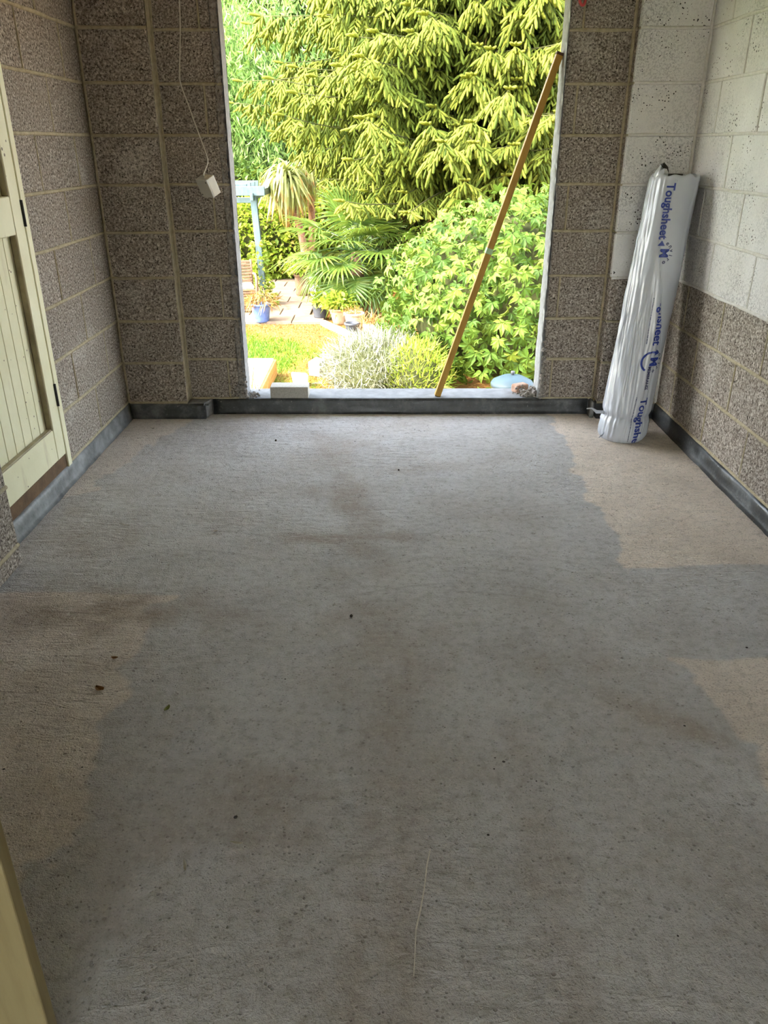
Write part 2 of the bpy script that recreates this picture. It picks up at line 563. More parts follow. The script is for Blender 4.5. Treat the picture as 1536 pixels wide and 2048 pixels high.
# back wall with the opening: two panels, lintel above, two piers
wb = tag(empty('wall_back'), 'dark blockwork end wall with piers around the open doorway', 'wall', kind='structure')
HO = 2.06
box('wall_panel', XL, JL, YB + .004, YB + WT, Z0, ZC, M['mortar'], wb)
box('wall_panel', JR, XR, YB + .004, YB + WT, Z0, ZC, M['mortar'], wb)
box('lintel', JL, JR, YB, YB + WT, HO, ZC, M['jamb'], wb)
fb = Face(wb, (0, YB, 0), 0)
for k in range(NC):
    fb.course(k, [XPL] + ([-.86] if k % 2 == 0 else []) + [JL], M['block'], 'b')
    fb.course(k, [JR] + ([.955] if k % 2 == 0 else []) + [XPR], M['block'], 'b')
fb.mortar(M['mortar'])
fp1 = Face(wb, (0, YP, 0), 0, .092)
for k in range(NC):
    fp1.course(k, [XL + .012, XPL], M['block'], 'b')
fp1.joints += [(XL + .008, Z0, XL + .008, ZC, .008, .002)]
fp1.mortar(M['mortar'])
box('pier_core', XL, XPL - .004, YP + .01, YB + .01, Z0, ZC, M['mortar'], wb)
fp2 = Face(wb, (0, YP, 0), 0, .03)
for k in range(NC):
    m, key = (M['block_painted'], 'p') if k >= 3 else (M['block'], 'b')
    fp2.course(k, [XPR, XR - .004], m, key)
fp2.mortar(M['mortar'], lambda z: z < PAINT - .02)
fp2.mortar(M['mortar_painted'], lambda z: z >= PAINT - .02)
box('pier_core', XPR + .004, XR, YP + .01, YB + .01, Z0, ZC, M['mortar'], wb)
fp3 = Face(wb, (XPR, 0, 0), R(-90), .02)          # bare return of the right pier
for k in range(NC):
    fp3.course(k, [-YB, -(YP + .03)], M['block'], 'b')
fp3.mortar(M['mortar'])
# vertical mortar fillets in the inner corners
for nm, x, y in (('mortar_fillet', XPL + .002, YB - .002), ('mortar_fillet', XPR - .004, YB - .004), ('mortar_fillet', XR - .006, YP - .003)):
    pts = [(x + random.uniform(-.002, .002), y, Z0 + i * .1) for i in range(int((ZC - Z0) / .1) + 1)]
    tube(nm, pts, [.008 + random.uniform(-.002, .003) for _ in pts], M['mortar_painted'] if x > 1.5 else M['mortar'], wb, 6)

def uneven(name, o, eu, ev, nrm, nu, nv, amp, fr_, mat, parent, thick):
    o, eu, ev, nrm = map(Vector, (o, eu, ev, nrm))
    V, F = [], []
    for i in range(nu + 1):
        for j in range(nv + 1):
            p = o + eu * (i / nu) + ev * (j / nv)
            edge = .5 if i in (0, nu) else 1
            a = mnoise.noise(p * fr_) * amp + mnoise.noise(p * fr_ * 3.3) * amp * .5
            V.append(p + nrm * (thick * edge + a))
    for i in range(nu):
        for j in range(nv):
            a = i * (nv + 1) + j
            F.append((a, a + nv + 1, a + nv + 2, a + 1))
    b = len(V)
    c4 = [o - nrm * .01, o + eu - nrm * .01, o + eu + ev - nrm * .01, o + ev - nrm * .01]
    V += c4
    F.append((b, b + 3, b + 2, b + 1))
    for i in range(nu):        # bottom and top rims
        F.append((i * (nv + 1), b, b + 1, (i + 1) * (nv + 1)) if False else (i * (nv + 1), b, (i + 1) * (nv + 1)))
        F.append((i * (nv + 1) + nv, (i + 1) * (nv + 1) + nv, b + 3))
    for j in range(nv):
        F.append((j, j + 1, b))
        F.append((nu * (nv + 1) + j, b + 1, nu * (nv + 1) + j + 1))
    return pyd(name, V, F, mat, parent, True)
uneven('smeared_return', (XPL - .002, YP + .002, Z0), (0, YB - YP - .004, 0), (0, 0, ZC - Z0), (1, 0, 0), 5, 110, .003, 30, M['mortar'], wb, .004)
uneven('jamb_render', (JL, YB - .004, Z0), (0, WT + .01, 0), (0, 0, HO - Z0), (1, 0, 0), 5, 90, .004, 14, M['jamb'], wb, .006)
uneven('jamb_render', (JR, YB - .004, Z0), (0, WT + .01, 0), (0, 0, HO - Z0), (-1, 0, 0), 5, 90, .004, 14, M['jamb'], wb, .006)
# broken block edge beside the left jamb and crumbs of mortar at both feet
uneven('broken_edge', (JL - .034, YB - .001, Z0), (.040, 0, 0), (0, 0, HO - Z0), (0, -1, 0), 10, 320, .011, 60, M['rough'], wb, .002)
uneven('broken_edge', (JR - .002, YB - .001, Z0), (.014, 0, 0), (0, 0, 1.2), (0, -1, 0), 4, 170, .004, 55, M['rough'], wb, .002)

ico = bmesh.new(); bmesh.ops.create_icosphere(ico, subdivisions=1, radius=1)
ICO_V = np.array([v.co[:] for v in ico.verts]); ICO_F = np.array([[v.index for v in f.verts] for f in ico.faces]); ico.free()
def lumps(name, pts, sizes, mat, parent, flat=1.0):
    n = len(pts)
    d = RNG.normal(size=(n, 3))
    sc = np.asarray(sizes)[:, None] * RNG.uniform(.6, 1.3, (n, 3))
    o = instance(name, ICO_V, ICO_F, frames(d, RNG.random(n) * 6), np.asarray(pts), sc, mat, parent)
    o['kind'] = 'stuff'
    return o
def heap(x, y, z, sx, sy, sz, n):
    u = np.abs(RNG.normal(size=(n, 3)))
    return np.stack([x + u[:, 0] * sx, y + u[:, 1] * sy, z + u[:, 2] * sz], 1)
hp = np.concatenate([heap(JL + .01, YB - .012, Z0 + .004, -.035, .012, .05, 170), heap(JL - .01, YB + .0, Z0 + .002, .035, .06, .006, 60)])
lumps('mortar_rubble', hp, RNG.uniform(.003, .009, len(hp)), M['rough'], wb)
hp = np.concatenate([heap(JR - .005, YB + .01, Z0 + .004, -.045, .05, .02, 150), heap(JR + .005, YB - .008, Z0, .015, .008, .16, 150)])
lumps('mortar_rubble', hp, RNG.uniform(.004, .011, len(hp)), M['rough'], wb)

# ceiling and the added open front that lets daylight in behind the camera
tag(box('ceiling', XL - WT, XR + WT, YF - .1, YB + WT, ZC, ZC + .12, M['plaster']), 'plain pale board ceiling of the garage', 'ceiling', kind='structure')
ev = tag(empty('added_eaves', (0, YB + WT, ZC)), 'unseen boarded eaves added outside the doorway to block high sky light', 'eaves', kind='structure')  # unseen overhang, added to keep high sky light off the floor inside
for i in range(10):
    box('soffit_board', -2.2, 2.2, .002 + i * .11, .108 + i * .11, -.02, .0, M['plaster'], ev)
box('fascia', -2.2, 2.2, 1.102, 1.125, -.06, .14, M['plaster'], ev)
wf = tag(empty('wall_front'), 'unseen front blockwork either side of an entrance added for daylight behind the viewer', 'wall', kind='structure')
box('wall_panel', XL - WT, XL + .2, YF - WT, YF, 0, ZC, M['block'], wf)
box('wall_panel', XR - .2, XR + WT, YF - WT, YF, 0, ZC, M['block'], wf)
box('lintel', XL + .2, XR - .2, YF - WT, YF, 2.12, ZC, M['block'], wf)

# ---- sill kerb and the turned-up damp-proof strip round the room
def dpc_mat():
    t = NT('black_damp_proof_strip')
    n = t.noise(7, 5, .65)
    f = t.noise(60, 4, .7)
    c = t.ramp(n, [(.35, (.018, .019, .02)), (.52, (.05, .055, .058)), (.72, (.19, .20, .205))])
    c = t.mix(t.ramp(f, [(.62, 0.0), (.72, .55)]), c, (.40, .39, .36))
    t.bump(t.noise(16, 4, .6), .5, .006)
    return t.fin(c, t.ramp(n, [(.35, .28), (.7, .7)]), .45)
M['dpc'] = dpc_mat()
M['dpc_dusty'] = simple('dusty_damp_proof_strip', (.17, .175, .175), .55, .6, 11, .4, .4)
M['sill'] = simple('concrete_sill', (.24, .25, .26), .85, .22, 16, .3, .5)

def strip(name, path, hgt, mat, label, seedv=0, thick=.014, lean=.0):
    """upstand: path list of (x,y, nx,ny) with room-side normal"""
    prof = [(.0, 0.0), (thick + .012, .0), (thick + .004, .018), (thick, hgt * .55), (thick * .9, hgt - .012), (thick * .45, hgt - .002), (0.0, hgt)]
    pts = []
    for (a, b) in zip(path[:-1], path[1:]):
        L = math.hypot(b[0] - a[0], b[1] - a[1]); n = max(1, int(L / .05))
        for i in range(n):
            t = i / n
            pts.append([a[q] + (b[q] - a[q]) * t for q in range(4)])
    pts.append(list(path[-1]))
    V, F = [], []
    for (x, y, nx_, ny_) in pts:
        for (d, z) in prof:
            w = mnoise.noise((x * 5 + seedv, y * 5, z * 9)) * .005 + mnoise.noise((x * 17, y * 17 + seedv, z * 20)) * .0025
            dd = d + (w if d > .001 else 0)
            V.append((x + nx_ * dd, y + ny_ * dd, max(0.0, z + (mnoise.noise((x * 7, y * 7, 3 + seedv)) * .003 if z > .03 else 0))))
    k = len(prof)
    for i in range(len(pts) - 1):
        for j in range(k - 1):
            F.append((i * k + j, i * k + j + 1, (i + 1) * k + j + 1, (i + 1) * k + j))
    F.append(tuple(range(k))); F.append(tuple((len(pts) - 1) * k + q for q in range(k - 1, -1, -1)))
    o = pyd(name, V, F, mat, None, True)
    bm = bmesh.new(); bm.from_mesh(o.data); bmesh.ops.recalc_face_normals(bm, faces=bm.faces); bm.to_mesh(o.data); bm.free()
    o.data.shade_smooth()
    return tag(o, label, 'damp strip', kind='structure')

strip('baseboard_left', [(XL, YP - .002, 1, 0), (XL, 2.535, 1, 0)], Z0 - .004, M['dpc_dusty'], 'grey plastic damp-proof strip turned up below the cream door', 3)
strip('baseboard_right', [(XR, YP - .002, -1, 0), (XR, -1.0, -1, 0)], Z0 - .002, M['dpc'], 'black damp-proof strip turned up along the painted wall', 8)
bb = strip('baseboard_back', [(XL + .015, YP, 0, -1), (-.985, YP, 0, -1)], Z0 - .004, M['dpc'], 'short black damp-proof strip across the foot of the pier beside the cream door wall', 1)
strip('trim_1', [(-.958, YB, 0, -1), (XPR - .03, YB, 0, -1)], Z0, M['dpc'], 'long black damp-proof strip on the kerb below the doorway', 5)
strip('trim_2', [(XPR - .012, YB, -1, 0), (XPR - .012, YP - .01, -1, 0)], Z0, M['dpc_dusty'], 'folded grey damp-proof corner at the foot of the painted pier', 2, .01)
strip('trim_3', [(XPR + .0, YP, 0, -1), (XR - .02, YP, 0, -1)], Z0 - .004, M['dpc'], 'black damp-proof strip behind the leaning plastic roll', 6)
# block under the left pier strip and its white mortar corner
sk = box('sill', XL - .02, XR + .02, YB, YB + .20, -.05, Z0, M['sill'], None, .004)
tag(sk, 'pale concrete sill slab across the doorway', 'sill', kind='structure')
box('kerb_return', XL, -.99, YP, YB + .001, .0, Z0 - .008, M['sill'], sk)
box('kerb_return', XPR, XR, YP, YB + .001, .0, Z0 - .008, M['sill'], sk)
uneven('mortar_corner', (-.992, YP - .012, .0), (.028, .088, 0), (0, 0, Z0), (.95, -.3, 0), 5, 8, .004, 40, M['jamb'], sk, .004)
uneven('mortar_corner', (-1.085, YP + .0, Z0 - .006), (.115, 0, 0), (0, .088, 0), (0, 0, 1), 8, 5, .003, 40, M['jamb'], sk, .003)

# ================================================================== LEFT BOARDED DOOR
def cream_mat():
    t = NT('old_cream_paint')
    n = t.noise(4, 4, .6)
    c = t.ramp(n, [(.3, (.74, .70, .46)), (.7, (.84, .81, .58))])
    sp = t.math('LESS_THAN', t.math('ADD', t.voro(24), t.math('MULTIPLY', t.noise(4, 3), .6)), .335)
    c = t.mix(sp, c, (.14, .10, .06))
    c = t.mix(t.ramp(t.noise(2.2, 4, .7, t.scaled((1, 5, 1))), [(.58, 0.0), (.75, .5)]), c, (.42, .33, .19))
    t.bump(t.noise(28, 4), .25, .003)
    return t.fin(c, .55, .4)
M['cream'] = cream_mat()
M['cream_shade'] = simple('shaded_cream_edge', (.36, .31, .20), .7, .35, 9)  # darkened cream: the shade in the door's panel recess, painted on
M['brown'] = simple('brown_threshold', (.13, .075, .035), .7, .35, 14, .3, .3)
M['iron'] = simple('dark_iron', (.05, .05, .05), .5, .3, 40, .5, .3, .6)
d1 = tag(empty('door_1', (XL, 3.3, 0)), 'old cream painted boarded door in the left side wall', 'door', kind='structure')
def dpart(name, y0, y1, z0, z1, x0, x1, mat, parent=d1, bev=.003):
    o = box(name, x0 - XL, x1 - XL, y0 - 3.3, y1 - 3.3, z0, z1, mat, parent, bev)
    return o
DF = XL + .008                       # front face of the door
DB = 2.535
dpart('frame_post', 3.309, 3.352, Z0 - .01, 2.15, XL - .05, XL + .010, M['cream'])
dpart('frame_head', DB - .06, 3.352, 2.105, 2.17, XL - .05, XL + .008, M['cream'])
dpart('stile', 3.217, 3.304, .143, 2.10, XL - .033, DF, M['cream'])
dpart('stile', DB - .02, DB + .075, .143, 2.10, XL - .033, DF, M['cream'])
dpart('bottom_rail', DB + .076, 3.216, .143, .281, XL - .033, DF - .001, M['cream'])
dpart('middle_rail', DB + .076, 3.216, 1.078, 1.217, XL - .033, DF - .001, M['cream'])
dpart('top_rail', DB + .076, 3.216, 2.0, 2.10, XL - .033, DF - .001, M['cream'])
y = 3.216
first = True
while y > DB + .08:
    y0 = max(y - (.068 if first else .0775), DB + .076)
    for (za, zb) in ((.281, 1.078), (1.217, 2.0)):
        dpart('board', y0 + .0012, y - .0012, za, zb, XL - .03, XL - .019, M['cream'], d1, .0022)
    y = y0; first = False
dpart('panel_backing', DB + .07, 3.22, .2, 2.05, XL - .034, XL - .03, M['iron'])
dpart('recess_edge', 3.210, 3.2165, .281, 1.078, XL - .019, DF - .002, M['cream_shade'])
dpart('recess_edge', 3.210, 3.2165, 1.217, 2.0, XL - .019, DF - .002, M['cream_shade'])
dpart('recess_edge', DB + .08, 3.21, .281, .289, XL - .019, DF - .0025, M['cream_shade'])
dpart('threshold', DB - .01, 3.366, Z0 - .006, .1425, XL - .06, XL + .002, M['brown'])
for z in (.362, 1.10, 1.86):
    h = dpart('hinge', 3.298, 3.312, z, z + .10, XL, DF + .0025, M['iron'])
    V, F = tube_np([(DF + .004 - XL, .0065, z + .001), (DF + .004 - XL, .0065, z + .099)], .005, 8)
    pyd('hinge_pin', V, F, M['iron'], h, True)
wl2 = box('opening_back', XL - .12, XL - .05, DB - .1, 3.35, 0, 2.2, M['iron'], d1)
wl2.location = (-XL, -3.3, 0)
# wall above and beside the door is the core slab: cut it for the door
bm = bmesh.new()
for b in ((YF, 2.43, 0, ZC), (3.35, YB + WT, 0, ZC), (2.43, 3.35, 2.17, ZC), (2.43, 3.35, 0, Z0 - .008)):
    box_bm(bm, XL - WT, XL - .004, b[0], b[1], b[2], b[3])
bm.to_mesh(wl.data); bm.free()
for k in range(9, NC):
    fl.course(k, [2.56, 3.34], M['block'], 'b')

# near timber door leaf standing open at the left
def pine_mat():
    t = NT('varnished_timber')
    g = t.noise(1.0, 5, .6, t.scaled((26, 26, 2.2)), .5)
    c = t.ramp(g, [(.3, (.24, .185, .085)), (.5, (.31, .25, .12)), (.75, (.35, .285, .15))])
    t.bump(g, .12, .003)
    return t.fin(c, .5, .4)
M['pine'] = pine_mat()
d2 = tag(empty('door_2', (-1.31, .82, 0)), 'plain pale timber door leaf standing open close to the viewer', 'door', kind='structure')
box('leaf', .004, .770, -.02, .008, .012, 2.02, M['pine'], d2, .003, 2)
box('hinge', -.004, .006, -.024, .0, .22, .32, M['iron'], d2, .001)
box('hinge', -.004, .006, -.024, .0, 1.7, 1.8, M['iron'], d2, .001)
for s in (-1, 1):
    V, F = tube_np([(.72, .02 * s, 1.0), (.72, .055 * s, 1.0), (.70, .062 * s, 1.0), (.61, .062 * s, 1.0)], .008, 8)
    hd = pyd('lever_handle', V, F, M['iron'], d2, True)
bx = box('door_post', -1.43, -1.306, .78, 1.42, 0, ZC, M['mortar'], wl)

# ================================================================== THINGS IN THE ROOM
# -- hanging white box on its cable
M['wplastic'] = simple('aged_white_plastic', (.66, .63, .55), .45, .06, 20, .5)
M['wplastic2'] = simple('aged_white_lid', (.56, .53, .45), .5, .06, 20, .5)
jb = tag(empty('junction_box'), 'white plastic wiring box hanging from a thin white cable on the end wall', 'wiring box')
BC = Vector((-.872, 4.262, 1.205))
jb.location = BC
_up = Vector((-.024, -.034, .085)).normalized()
_x = Vector((.072, -.044, -.03)); _x = (_x - _up * _x.dot(_up)).normalized()
_y = _up.cross(_x)
rotm = Matrix((_x, _y, _up)).transposed().to_4x4()
def jpart(name, *a, mat, bev):
    o = box(name, *a, mat, jb, bev, 2)
    o.data.transform(rotm)
    return o
jpart('box_body', -.043, .043, -.012, .034, -.046, .046, mat=M['wplastic'], bev=.003)
jpart('lid', -.0445, .0445, -.022, -.0125, -.0475, .0475, mat=M['wplastic2'], bev=.003)
jpart('cable_entry', -.012, .012, -.004, .016, .0425, .048, mat=M['wplastic'], bev=.002)
for sx in (-.033, .033):
    sp = lathe('screw', [(.0, -.003), (.0035, -.003), (.0035, .001), (0, .001)], M['iron'], jb, 8)
    sp.data.transform(rotm @ Matrix.Translation((sx, -.0225, sx)) @ Matrix.Rotation(R(90), 4, 'X'))
cp = [tuple(BC + _up * .046 + _y * .008), tuple(BC + _up * .06 + _y * .010), (-.868, 4.275, 1.30), (-.864, 4.29, 1.33), (-.887, 4.31, 1.40), (-.917, 4.318, 1.49), (-.944, 4.322, 1.58),
      (-.967, 4.322, 1.655), (-.970, 4.322, 1.70), (-.957, 4.322, 1.80), (-.945, 4.322, 1.90), (-.938, 4.322, 2.0), (-.935, 4.32, 2.15), (-.935, 4.32, ZC)]
def spline(pts, n=6):
    out = []
    P = [Vector(p) for p in pts]
    for i in range(len(P) - 1):
        p0, p1, p2, p3 = P[max(i - 1, 0)], P[i], P[i + 1], P[min(i + 2, len(P) - 1)]
        for k in range(n):
            t = k / n
            out.append(.5 * ((2 * p1) + (p2 - p0) * t + (2 * p0 - 5 * p1 + 4 * p2 - p3) * t * t + (3 * p1 - p0 - 3 * p2 + p3) * t ** 3))
    out.append(P[-1])
    return out
cb = tube('cable', [p - BC for p in spline(cp)], .0032, M['wplastic'], jb, 8)

# -- concrete brick on the sill
def brick_mat():
    t = NT('grey_concrete_brick')
    f = t.noise(170, 3, .7)
    c = t.ramp(f, [(.3, (.36, .34, .30)), (.6, (.50, .48, .43))])
    t.bump(f, .4, .002)
    return t.fin(c, .9, .15)
M['cbrick'] = brick_mat()
br = box('concrete_brick', -.632, -.417, 4.333, 4.433, Z0, Z0 + .065, M['cbrick'], None, .002)
tag(br, 'small grey concrete brick lying on the sill', 'brick')

# -- timber staff leaning in the opening
def wood_mat(name, a, b, sc=(40, 40, 4)):
    t = NT(name)
    g = t.noise(1.0, 5, .6, t.scaled(sc), .4)
    return t.fin(t.ramp(g, [(.3, a), (.7, b)]), .5, .4)
M['staff'] = wood_mat('ochre_wood', (.36, .19, .018), (.50, .29, .04), (30, 30, 8))
M['darkend'] = simple('dark_end', (.10, .05, .03), .7)
M['label_green'] = simple('pale_green_tape', (.42, .62, .35), .5, .05)
A = Vector((.318, 4.374, Z0)); B = Vector((.868, 4.40, 1.800))
st = tag(empty('wooden_staff', A), 'long ochre square wooden batten leaning from the sill to the jamb', 'batten')
ax = (B - A); L = ax.length
q = ax.normalized().to_track_quat('Z', 'Y').to_matrix().to_4x4()
def spart(name, z0, z1, hw, mat, dx=0):
    o = box(name, -hw, hw, -hw, hw, z0, z1, mat, st, .0015)
    o.data.transform(q)
    return o
spart('shaft', .004, L - .012, .0168, M['staff'])
spart('end_cap', L - .012, L, .0174, M['darkend'])
spart('foot', 0, .005, .0145, M['darkend'])
spart('tape_band', L * .455, L * .472, .0172, M['label_green'])

# -- red hook up on the end wall
M['red'] = simple('red_plastic', (.55, .06, .07), .4, .1, 20, .5)
hk = tag(empty('red_hook', (.935, YB, 1.98)), 'red plastic hook high on the end wall beside the doorway', 'hook')
tube('hook_loop', spline([(.0, .002, .17), (.0, -.012, .165), (-.014, -.02, .10), (-.014, -.022, .03), (-.002, -.024, .004), (.012, -.024, .012), (.013, -.024, .06)], 6), .0065, M['red'], hk, 10)
box('mount_plate', -.014, .014, -.006, .002, .13, .20, M['red'], hk, .002)

# -- big roll of white plastic sheet
RB, RT, RH = Vector((1.262, 3.93, 0)), Vector((1.410, 4.098, 1.265)), 1.265
def seam_angle(h):
    hs = [0, .3, .52, .66, .80, .98, 1.1, 1.28]
    an = [-10, -25, -59, -78, -93, -114, -114, -103]
    return float(np.interp(h, hs, an))
def roll_r(th_deg, h):
    """radius of the wrapped roll at angle (deg) and height"""
    base = .1235 - .003 * h
    d = (th_deg - seam_angle(h) + 540) % 360 - 180          # <0 : loose film side
    r_ = base
    th = math.radians(th_deg)
    # slightly flattened
    r_ *= 1 + .03 * math.cos(2 * (th - R(-100)))
    if d < 0:
        loose = min(1, -d / 12) * (1 - min(1, max(0, (-d - 150) / 30)))
        r_ += .0045 * min(1, -d / 3)
        w = mnoise.noise((th * 3.1 + h * .9, h * 1.5, 3)) * .007 + abs(mnoise.noise((th * 6 + h * 3.2, h * 2.0, 8))) * -.016 + abs(mnoise.noise((th * 12 - h * 4, h * 3.5, 4))) * -.007 \
            + mnoise.noise((th * 13 + h * 2, h * 6, 5)) * .0035
        r_ += w * loose * min(1, max(.15, (-d - 6) / 40)) * (1 - .55 * math.exp(-((h - .05) / .2) ** 2))
    else:
        r_ += mnoise.noise((th * 2, h * 2, 1)) * .0015
        if abs(d - 62) < 5: r_ += .003
    # gathered where it is tied near the foot, pleats below
    tie = math.exp(-((h - .125) / .018) ** 2)
    r_ -= .010 * tie
    if h < .20:
        pl = (1 - h / .20)
        r_ += .0028 * math.sin(th * 38 + 5 * mnoise.noise((th * 3, h * 9, 2))) * pl * min(1, h / .03) + .002 * mnoise.noise((th * 9, h * 30, 6))
    if h < .035: r_ -= .016 * ((.035 - h) / .035) ** 2
    if h > RH - .02: r_ -= .010 * ((h - RH + .02) / .02) ** 2
    return r_
def roll_pt(th_deg, h, off=0.0):
    t = h / RH
    c = RB.lerp(RT, t)
    th = math.radians(th_deg)
    rr = roll_r(th_deg, h) + off
    return Vector((c.x + rr * math.cos(th), c.y + rr * math.sin(th), h))
def film_mat():
    t = NT('white_polythene')
    n = t.noise(5, 3)
    c = t.ramp(n, [(.3, (.47, .50, .56)), (.7, (.55, .58, .64))])
    t.bump(t.noise(24, 4, .6, t.scaled((1, 1, .5))), .25, .006)
    m = t.fin(c, .30, .5)
    t.b.inputs['Coat Weight'].default_value = .25
    t.b.inputs['Coat Roughness'].default_value = .12
    return m
M['film'] = film_mat()
M['ink'] = simple('blue_ink', (.015, .04, .27), .4, .1, 30, .5)
M['ink2'] = simple('dark_blue_ink', (.03, .035, .12), .4, .1, 30, .5)
M['tube'] = simple('dark_core', (.03, .025, .02), .9)
roll = tag(empty('plastic_sheet_roll', RB), 'tall roll of white polythene sheet with blue lettering leaning in the corner', 'plastic roll')
NTH, NH = 150, 190
V, F = [], []
for i in range(NH + 1):
    h = RH * i / NH
    for j in range(NTH):
        p = roll_pt(-360 * j / NTH, h) - RB
        if h > RH - .06:
            p.z += (h - RH + .06) / .06 * .016 * mnoise.noise((math.cos(6.283 * j / NTH) * 2.4, math.sin(6.283 * j / NTH) * 2.4, 3))
        V.append(p)
for i in range(NH):
    for j in range(NTH):
        a, b = i * NTH + j, i * NTH + (j + 1) % NTH
        F.append((a, a + NTH, b + NTH, b))
# closed foot and open, sunken top
ctop = len(V); V.append(RT - RB + Vector((0, 0, -.03))); V.append(Vector((0, 0, .004)))
for j in range(NTH):
    a, b = NH * NTH + j, NH * NTH + (j + 1) % NTH
    F.append((a, ctop, b)); F.append((j, (j + 1) % NTH, ctop + 1))
pyd('sheet', V, F, M['film'], roll, True)
# edge of the overlapping film
tube('film_edge', [roll_pt(seam_angle(h) - .6, h, .0006) - RB for h in np.linspace(.28, RH - .004, 60)], .0016, M['film'], roll, 6)
tube('film_edge', [roll_pt(seam_angle(h) + 3.4, h, .0004) - RB for h in np.linspace(.5, RH - .02, 50)], .0012, M['film'], roll, 6)
# cardboard/film lip sticking up at the top and the torn tails by the foot
def sheet_patch(name, rows, mat, parent, th=.0015):
    nr, nc = len(rows), len(rows[0])
    V = [Vector(p) for r_ in rows for p in r_]
    n0 = (V[nc] - V[0]).cross(V[1] - V[0]).normalized() * th
    V2 = [p + n0 for p in V]
    F = []
    for i in range(nr - 1):
        for j in range(nc - 1):
            a = i * nc + j
            F.append((a, a + 1, a + nc + 1, a + nc)); F.append((a + nr * nc, a + nc + nr * nc, a + nc + 1 + nr * nc, a + 1 + nr * nc))
    m = nr * nc
    ring = [j for j in range(nc)] + [i * nc + nc - 1 for i in range(1, nr)] + [(nr - 1) * nc + j for j in range(nc - 2, -1, -1)] + [i * nc for i in range(nr - 2, 0, -1)]
    for a, b in zip(ring, ring[1:] + ring[:1]):
        F.append((b, a, a + m, b + m))
    return pyd(name, V + V2, F, mat, parent, True)
tp = lambda th, h, off: roll_pt(th, min(h, RH - .02), off) + Vector((0, 0, max(0, h - RH + .02))) - RB
sheet_patch('film_lip', [[tp(-188, 1.22, -.004), tp(-172, 1.225, -.004), tp(-155, 1.23, -.006), tp(-140, 1.24, -.008)],
                         [tp(-186, 1.262, -.012), tp(-170, 1.275, -.012), tp(-152, 1.28, -.014), tp(-138, 1.275, -.02)],
                         [tp(-176, 1.28, -.02), tp(-164, 1.30, -.022), tp(-151, 1.315, -.022), tp(-146, 1.295, -.03)]], M['film'], roll)
lip = sheet_patch('tape_scrap', [[tp(-153, 1.312, -.020), tp(-146, 1.296, -.020)], [tp(-150, 1.318, -.034), tp(-140, 1.292, -.045)], [tp(-138, 1.30, -.05), tp(-132, 1.272, -.05)]], M['tube'], roll, .002)
lathe('roll_core', [(.034, 0), (.034, .035), (.028, .035), (.028, 0)], M['tube'], roll, 20).location = RT - RB + Vector((0, 0, -.032))
def tail(p0, pts, w):
    rows = []
    for i, p in enumerate(pts):
        k = w * (1 - .75 * i / (len(pts) - 1))
        rows.append([Vector(p) + Vector((0, 0, -k + .004 * math.sin(i * 2.3))), Vector(p) + Vector((0.002, .003, k))])
    sheet_patch('film_tail', rows, M['film'], roll, .001)
s0 = roll_pt(-178, .125, -.004) - RB
tail(s0, [s0 + Vector(v) for v in ((0, 0, 0), (-.022, -.012, .006), (-.05, -.018, .012), (-.075, -.012, .026), (-.105, -.02, .028))], .011)
s1 = roll_pt(-160, .05, -.004) - RB
tail(s1, [s1 + Vector(v) for v in ((0, 0, 0), (.004, -.015, -.012), (-.008, -.03, -.02), (-.03, -.04, -.032))], .008)

def text_mesh(body, size, bold=.0):
    cu = bpy.data.curves.new('text', 'FONT')
    cu.body = body; cu.size = size; cu.offset = bold
    cu.resolution_u = 3
    ob = bpy.data.objects.new('text', cu); COL.objects.link(ob)
    dg = bpy.context.evaluated_depsgraph_get(); dg.update()
    me = bpy.data.meshes.new_from_object(ob.evaluated_get(dg))
    bpy.data.objects.remove(ob); bpy.data.curves.remove(cu)
    return me
DEG = 180 / math.pi / .123           # degrees of angle per metre of arc
def wrap_on_roll(name, me, fmap, mat, lift=.0034, hmin=.004):
    """place flat lettering on the sheet; fmap(x,y)->(angle,height)"""
    bm = bmesh.new(); bm.from_mesh(me)
    bmesh.ops.subdivide_edges(bm, edges=[e for e in bm.edges if e.calc_length() > .008], cuts=2)
    bmesh.ops.triangulate(bm, faces=bm.faces)
    out = [v for v in bm.verts if fmap(v.co.x, v.co.y)[1] < hmin]
    if out: bmesh.ops.delete(bm, geom=out, context='VERTS')
    for v in bm.verts:
        a, h = fmap(v.co.x, v.co.y)
        v.co = roll_pt(a, h, lift) - RB
    bmesh.ops.recalc_face_normals(bm, faces=bm.faces)
    return bm_obj(name, bm, mat, roll)
def run(a0, h0, a1, h1, length):
    """text x runs down the roll, letter tops point to the right"""
    def f(x, y):
        t = x / length
        return a0 + (a1 - a0) * t + y * DEG, h0 + (h1 - h0) * t
    return f
def width(me): return max(v.co.x for v in me.vertices)
# printed names
for (a0, h0, a1, h1, sz, skip) in ((-121, 1.232, -115, .985, .052, None), (-85, .775, -81, .495, .056, None), (-81, .235, -81, -.045, .056, None)):
    me = text_mesh('Toughsheet', sz, .0015)
    w = width(me)
    f0 = run(a0, h0, a1, h1, w)
    if abs(h0 - .775) < .001:
        # the start of this word runs under the overlapping film
        f = (lambda g: (lambda x, y: (g(x, y) if g(x, y)[0] < seam_angle(g(x, y)[1]) - 1 else (0, -1))))(f0)
    else:
        f = f0
    wrap_on_roll('printed_name', me, f, M['ink'])
